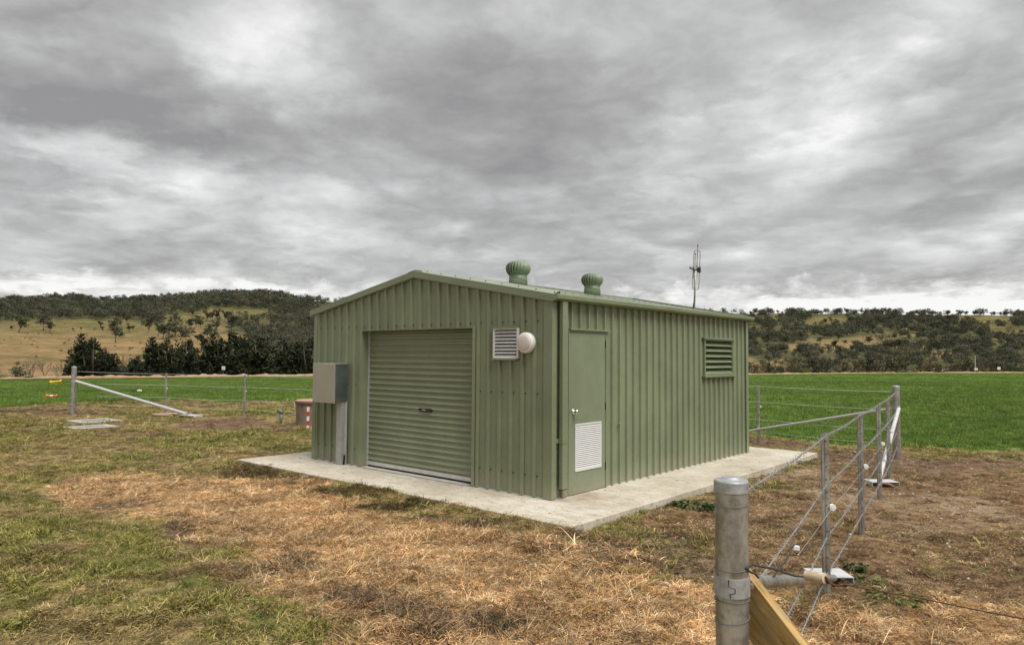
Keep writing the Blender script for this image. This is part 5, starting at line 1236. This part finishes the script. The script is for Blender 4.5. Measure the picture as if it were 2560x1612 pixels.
# low understorey shrubs between them
for i, (u, hp) in enumerate(((176, 26), (322, 40), (400, 60), (455, 55), (495, 60), (560, 60), (635, 55), (685, 55), (727, 50))):
    x, y, D = foot(u, 7); z = gzf(x, y)-.2; plant('shrub', BUSH['dark'][i % 4], x, y, z, hp*D/FOC, 1.1, 'dark shrub under the left she-oak row, %s from the left' % ORD[i], 'shrub', 'shrubs under the left tree row')
for i, (u, hp, wf) in enumerate(((84, 50, 1.1), (117, 56, 1.0), (146, 44, 1.0), (163, 50, .9), (42, 22, 1.2), (318, 70, .9), (336, 62, .9))):
    x, y, D = foot(u, 14); z = gzf(x, y)+.2; plant('bare_shrub', BARE[i % 3], x, y, z, hp*D/FOC, wf, 'leafless brown shrub at the left paddock edge, %s of seven' % ORD[i], 'shrub', 'leafless shrubs by the left paddock edge')
# mixed creek-side trees at the right: (u, top v, kind, width)
rr_ = [(1868, 905, 'olive', 1.3), (1885, 900, 'brown', 1.0), (1922, 882, 'dark', 1.25), (1948, 895, 'olive', .9), (1975, 906, 'brown', 1.0), (2004, 890, 'olive', 1.2), (2022, 880, 'dark', 1.2), (2015, 918, 'bright', 1.6), (2045, 882, 'dark', 1.2), (2068, 888, 'dark', 1.2), (2098, 908, 'brown', 1.5), (2108, 880, 'dark', 1.1), (2135, 892, 'brown', 1.1), (2166, 880, 'dark', 1.2), (2192, 895, 'brown', 1.3), (2212, 882, 'dark', 1.4), (2240, 878, 'olive', 1.3), (2262, 886, 'dark', 1.2), (2288, 911, 'bright', 1.2), (2300, 888, 'dark', 1.3), (2324, 900, 'brown', 1.4), (2345, 886, 'olive', 1.2), (2378, 897, 'brown', 1.7), (2410, 890, 'dark', 1.3), (2425, 900, 'dark', 1.0), (2452, 905, 'brown', 1.4), (2475, 902, 'brown', 1.3), (2492, 890, 'dark', 1.3), (2522, 902, 'olive', 1.3), (2550, 894, 'dark', 1.3), (2585, 895, 'olive', 1.3)]
DESC = {'olive': 'olive green bushy tree', 'dark': 'dark evergreen tree', 'brown': 'brownish half-bare bush', 'bright': 'bright yellow-green bush'}; cnt = {}
for i, (u, tv, kd, wf) in enumerate(rr_):
    x, y, D = foot(u, random.uniform(2, 14) if kd != 'bright' else 1.5); z = gzf(x, y)-.4; h = max(2, (px((x, y, z))[1]-tv)*D/FOC); k = cnt.get(kd, 0); cnt[kd] = k+1
    plant('creek_tree', BUSH[kd][k % len(BUSH[kd])], x, y, z, h, wf, '%s beyond the right paddock, %s of its kind from the left' % (DESC[kd], ORD[k]), 'tree', 'creek-side trees beyond the right paddock')
# trees that stand alone on the open slopes: (base u, base v, height px, dark)
lone = [(47, 831, 30, 0), (31, 826, 9, 1), (110, 826, 27, 0), (127, 832, 20, 0), (252, 819, 12, 1), (256, 824, 7, 1), (288, 833, 27, 0), (291, 857, 29, 0), (317, 807, 13, 1), (325, 832, 17, 0), (335, 826, 9, 1), (182, 826, 5, 1), (203, 824, 5, 1), (372, 830, 24, 0), (385, 812, 20, 0), (402, 820, 22, 0), (395, 842, 26, 0), (408, 848, 26, 0), (424, 846, 28, 0), (440, 842, 26, 0), (452, 850, 24, 0), (465, 856, 22, 0), (428, 812, 16, 0), (447, 800, 6, 1), (480, 790, 14, 1), (474, 822, 18, 0), (492, 816, 20, 0), (503, 820, 20, 0), (515, 804, 20, 0), (525, 828, 15, 1), (530, 802, 20, 0), (545, 800, 20, 0), (540, 826, 18, 0), (560, 804, 20, 0), (572, 806, 20, 0), (580, 824, 24, 1), (520, 850, 22, 0), (612, 800, 16, 0), (632, 806, 14, 1), (645, 804, 14, 1), (483, 838, 14, 0), (538, 846, 20, 0),
        (2050, 861, 14, 0), (2081, 876, 20, 1), (2092, 875, 10, 1), (2130, 882, 14, 1), (2143, 881, 22, 1), (2111, 863, 10, 0), (2174, 858, 14, 0), (2096, 853, 18, 1), (2064, 811, 12, 1), (2082, 822, 12, 1), (2009, 819, 9, 1), (1995, 822, 7, 1), (2068, 832, 12, 1), (2142, 812, 9, 1), (2172, 834, 10, 1), (2282, 866, 8, 1), (2236, 876, 20, 1), (2250, 876, 22, 1), (2340, 886, 26, 1), (2325, 882, 18, 0), (2380, 880, 18, 1), (2408, 886, 16, 1), (2461, 820, 8, 1), (2545, 850, 14, 1), (2552, 838, 10, 1), (2524, 848, 7, 1), (2270, 850, 10, 1), (2236, 849, 12, 1), (2420, 818, 14, 1), (2382, 816, 13, 1), (2365, 806, 12, 1), (2310, 808, 14, 1), (2340, 822, 14, 1)]
lone.sort(); lc = {}
for i, (u, v, hp, dk) in enumerate(lone):
    key = (dk, u < 1200); lc[key] = lc.get(key, 0)+1
    x, y, z, D = hill_at(u, v); lf = u < 1200
    plant('gum_tree', (DGUM[i % 4] if dk else GUMS[i % 7]), x, y, z-.2, hp*D/FOC*1.5, 1.1 if hp > 8 else 1.3, ('%s gum tree on the open %s hillside, %s of its kind from the left' % ('small dark' if dk else 'grey-green', 'left' if lf else 'right', ordw(lc[key]))), 'tree', '%s gum trees on the open %s slope' % ('dark' if dk else 'grey-green', 'left' if lf else 'right'))
# skyline trees
sky_u = list(np.arange(2, 792, 13))+list(np.arange(1872, 2562, 14)); g = np.random.default_rng(77); lc = {}
for i, u in enumerate(sky_u):
    u = float(u+g.uniform(-6, 6)); d = ray(u, 800)[:2]; az = math.atan2(d@RH, d@FH); x, y, z = hill_geo(np.array([az]), np.array([g.uniform(.985, 1.0)])); D = 880; hp = g.uniform(7, 15)*(1.1 if 2050 < u or u < 400 else .9); lf = u < 1200; lc[lf] = lc.get(lf, 0)+1
    plant('gum_tree', DGUM[i % 4] if g.random() < .6 else GUMS[i % 7], float(x[0]), float(y[0]), float(z[0])-.6, hp*D/FOC, g.uniform(1.0, 1.5), 'dark gum silhouette on the skyline of the %s ridge, %s from the left' % ('left' if lf else 'right', ordw(lc[lf])), 'tree', 'skyline trees of the %s ridge' % ('left' if lf else 'right'))
# bush covering the hills, read as one mass
def forest():
    ps = []
    for k in range(6):
        tr, cr2 = gum_parts(600+k, FOREST, 300, 1.2); ps.append(cr2)
    n = 34000; az = rng.uniform(-.80, .80, n); s = rng.uniform(0, 1, n)**.85*.985+.01; s = np.minimum(s, .995); x, y, z = hill_geo(az, s); u, v = pxv(x, y, z); op = opening(u, v); cl = fbm(u/30, v/10, 95, 3)
    left = u < 1250; dens = np.where(left, np.where(v < 800, 1.0, np.where(u > 590, .95, .25))*(.35+.9*cl), .12+1.3*sstep(.45, .64, cl))*(1-op); dens = np.maximum(dens, .035*op*(cl > .5)*(u > 420)); tiny = (op > .5) & (rng.uniform(size=n) < .05) & (dens < .03); dens = np.where(tiny, 1, dens)
    hidden = (u > 800) & (u < 1850); dens = dens*np.where(hidden, .15, 1)*np.where((u < -150) | (u > 2700), .4, 1)
    r = np.hypot(x-CAM[0], y-CAM[1]); dens = dens*np.clip(r/900, .2, 1)**.7*1.5*np.where((u > 1250) & (v > 890), .5, 1)
    k = rng.uniform(size=n) < dens; x, y, z, u, v, s, tiny = x[k], y[k], z[k], u[k], v[k], s[k], tiny[k]; m = k.sum(); print('forest', m)
    rr0 = np.hypot(x-CAM[0], y-CAM[1]); h = rng.uniform(.7, 1.3, m)*np.clip(rr0*.0105, 2.2, 7.6); h = np.where(tiny, rng.uniform(.5, 1.6, m), h); scl = np.stack([h*1.15, h*1.15, h], 1); pal = np.array([[.072, .078, .046], [.094, .098, .062], [.052, .059, .037], [.104, .098, .058]]); col = pal[rng.integers(0, 4, m)]*rng.uniform(.7, 1.25, (m, 1))*(.62+.85*fbm(u/34, v/11, 99, 3))[:, None]; col = np.where((u > 1250)[:, None], col*.95, col)
    scatter('hill_bush', ps, np.stack([x, y, z-.12*h], 1), np.stack([np.zeros(m), np.zeros(m), rng.uniform(0, 6.28, m)], 1), scl, rng.integers(0, 6, m), col, 'grey-green gum woodland covering the hills', 'woodland')
forest()

# ------------------------------------------------------------------ small far things at the paddock edge
def far_sign(u, w, h, z0, label, n=''):
    x, y, D = foot(u, .5); g = gzf(x, y)+.1; t = thing('small_sign', (x, y, g), label, 'sign', 'small signs at the paddock edge'); A = ((RH[0], RH[1], 0), (FH[0], FH[1], 0), (0, 0, 1))
    put('stake', MB().obox((x, y, g+z0/2), A, (.03, .03, z0/2+.2)), PIPEG, t); put('plate', MB().obox((x, y, g+z0+h/2), A, (w/2, .02, h/2)), WHITE, t)
far_sign(561, .55, .6, 1.1, 'small white sign in front of the left she-oaks'); far_sign(2357, .7, .45, .35, 'low white sign left of the timber pole'); far_sign(2496, .7, .6, .7, 'small white sign right of the timber pole')
x, y, D = foot(2437, 3); g = gzf(x, y); t = thing('utility_pole', (x, y, g), 'pale timber pole with a small box among the right creek trees', 'pole'); hgt = (px((x, y, g))[1]-888)*D/FOC
put('pole', MB().tube([(x, y, g-.3), (x, y, g+hgt)], [.16, .12], 10), simple('silvered_timber', (.36, .33, .28), .8, 0, .15, 3), t)
put('meter_box', MB().obox((x-.2*FH[0], y-.2*FH[1], g+.9), ((RH[0], RH[1], 0), (FH[0], FH[1], 0), (0, 0, 1)), (.35, .12, .22)), WHITE, t)
x, y, D = foot(74, 2); g = gzf(x, y); o = put('old_fence_post', MB().tube([(x, y, g-.3), (x+.25, y+.2, g+26*D/FOC)], .07, 8), BARK); tag(o, 'dark leaning fence post beyond the left end of the paddock', 'post')

for o in list(scene.objects):
    if o.type == 'MESH' and len(o.data.polygons) == 0 and not o.modifiers: bpy.data.objects.remove(o)
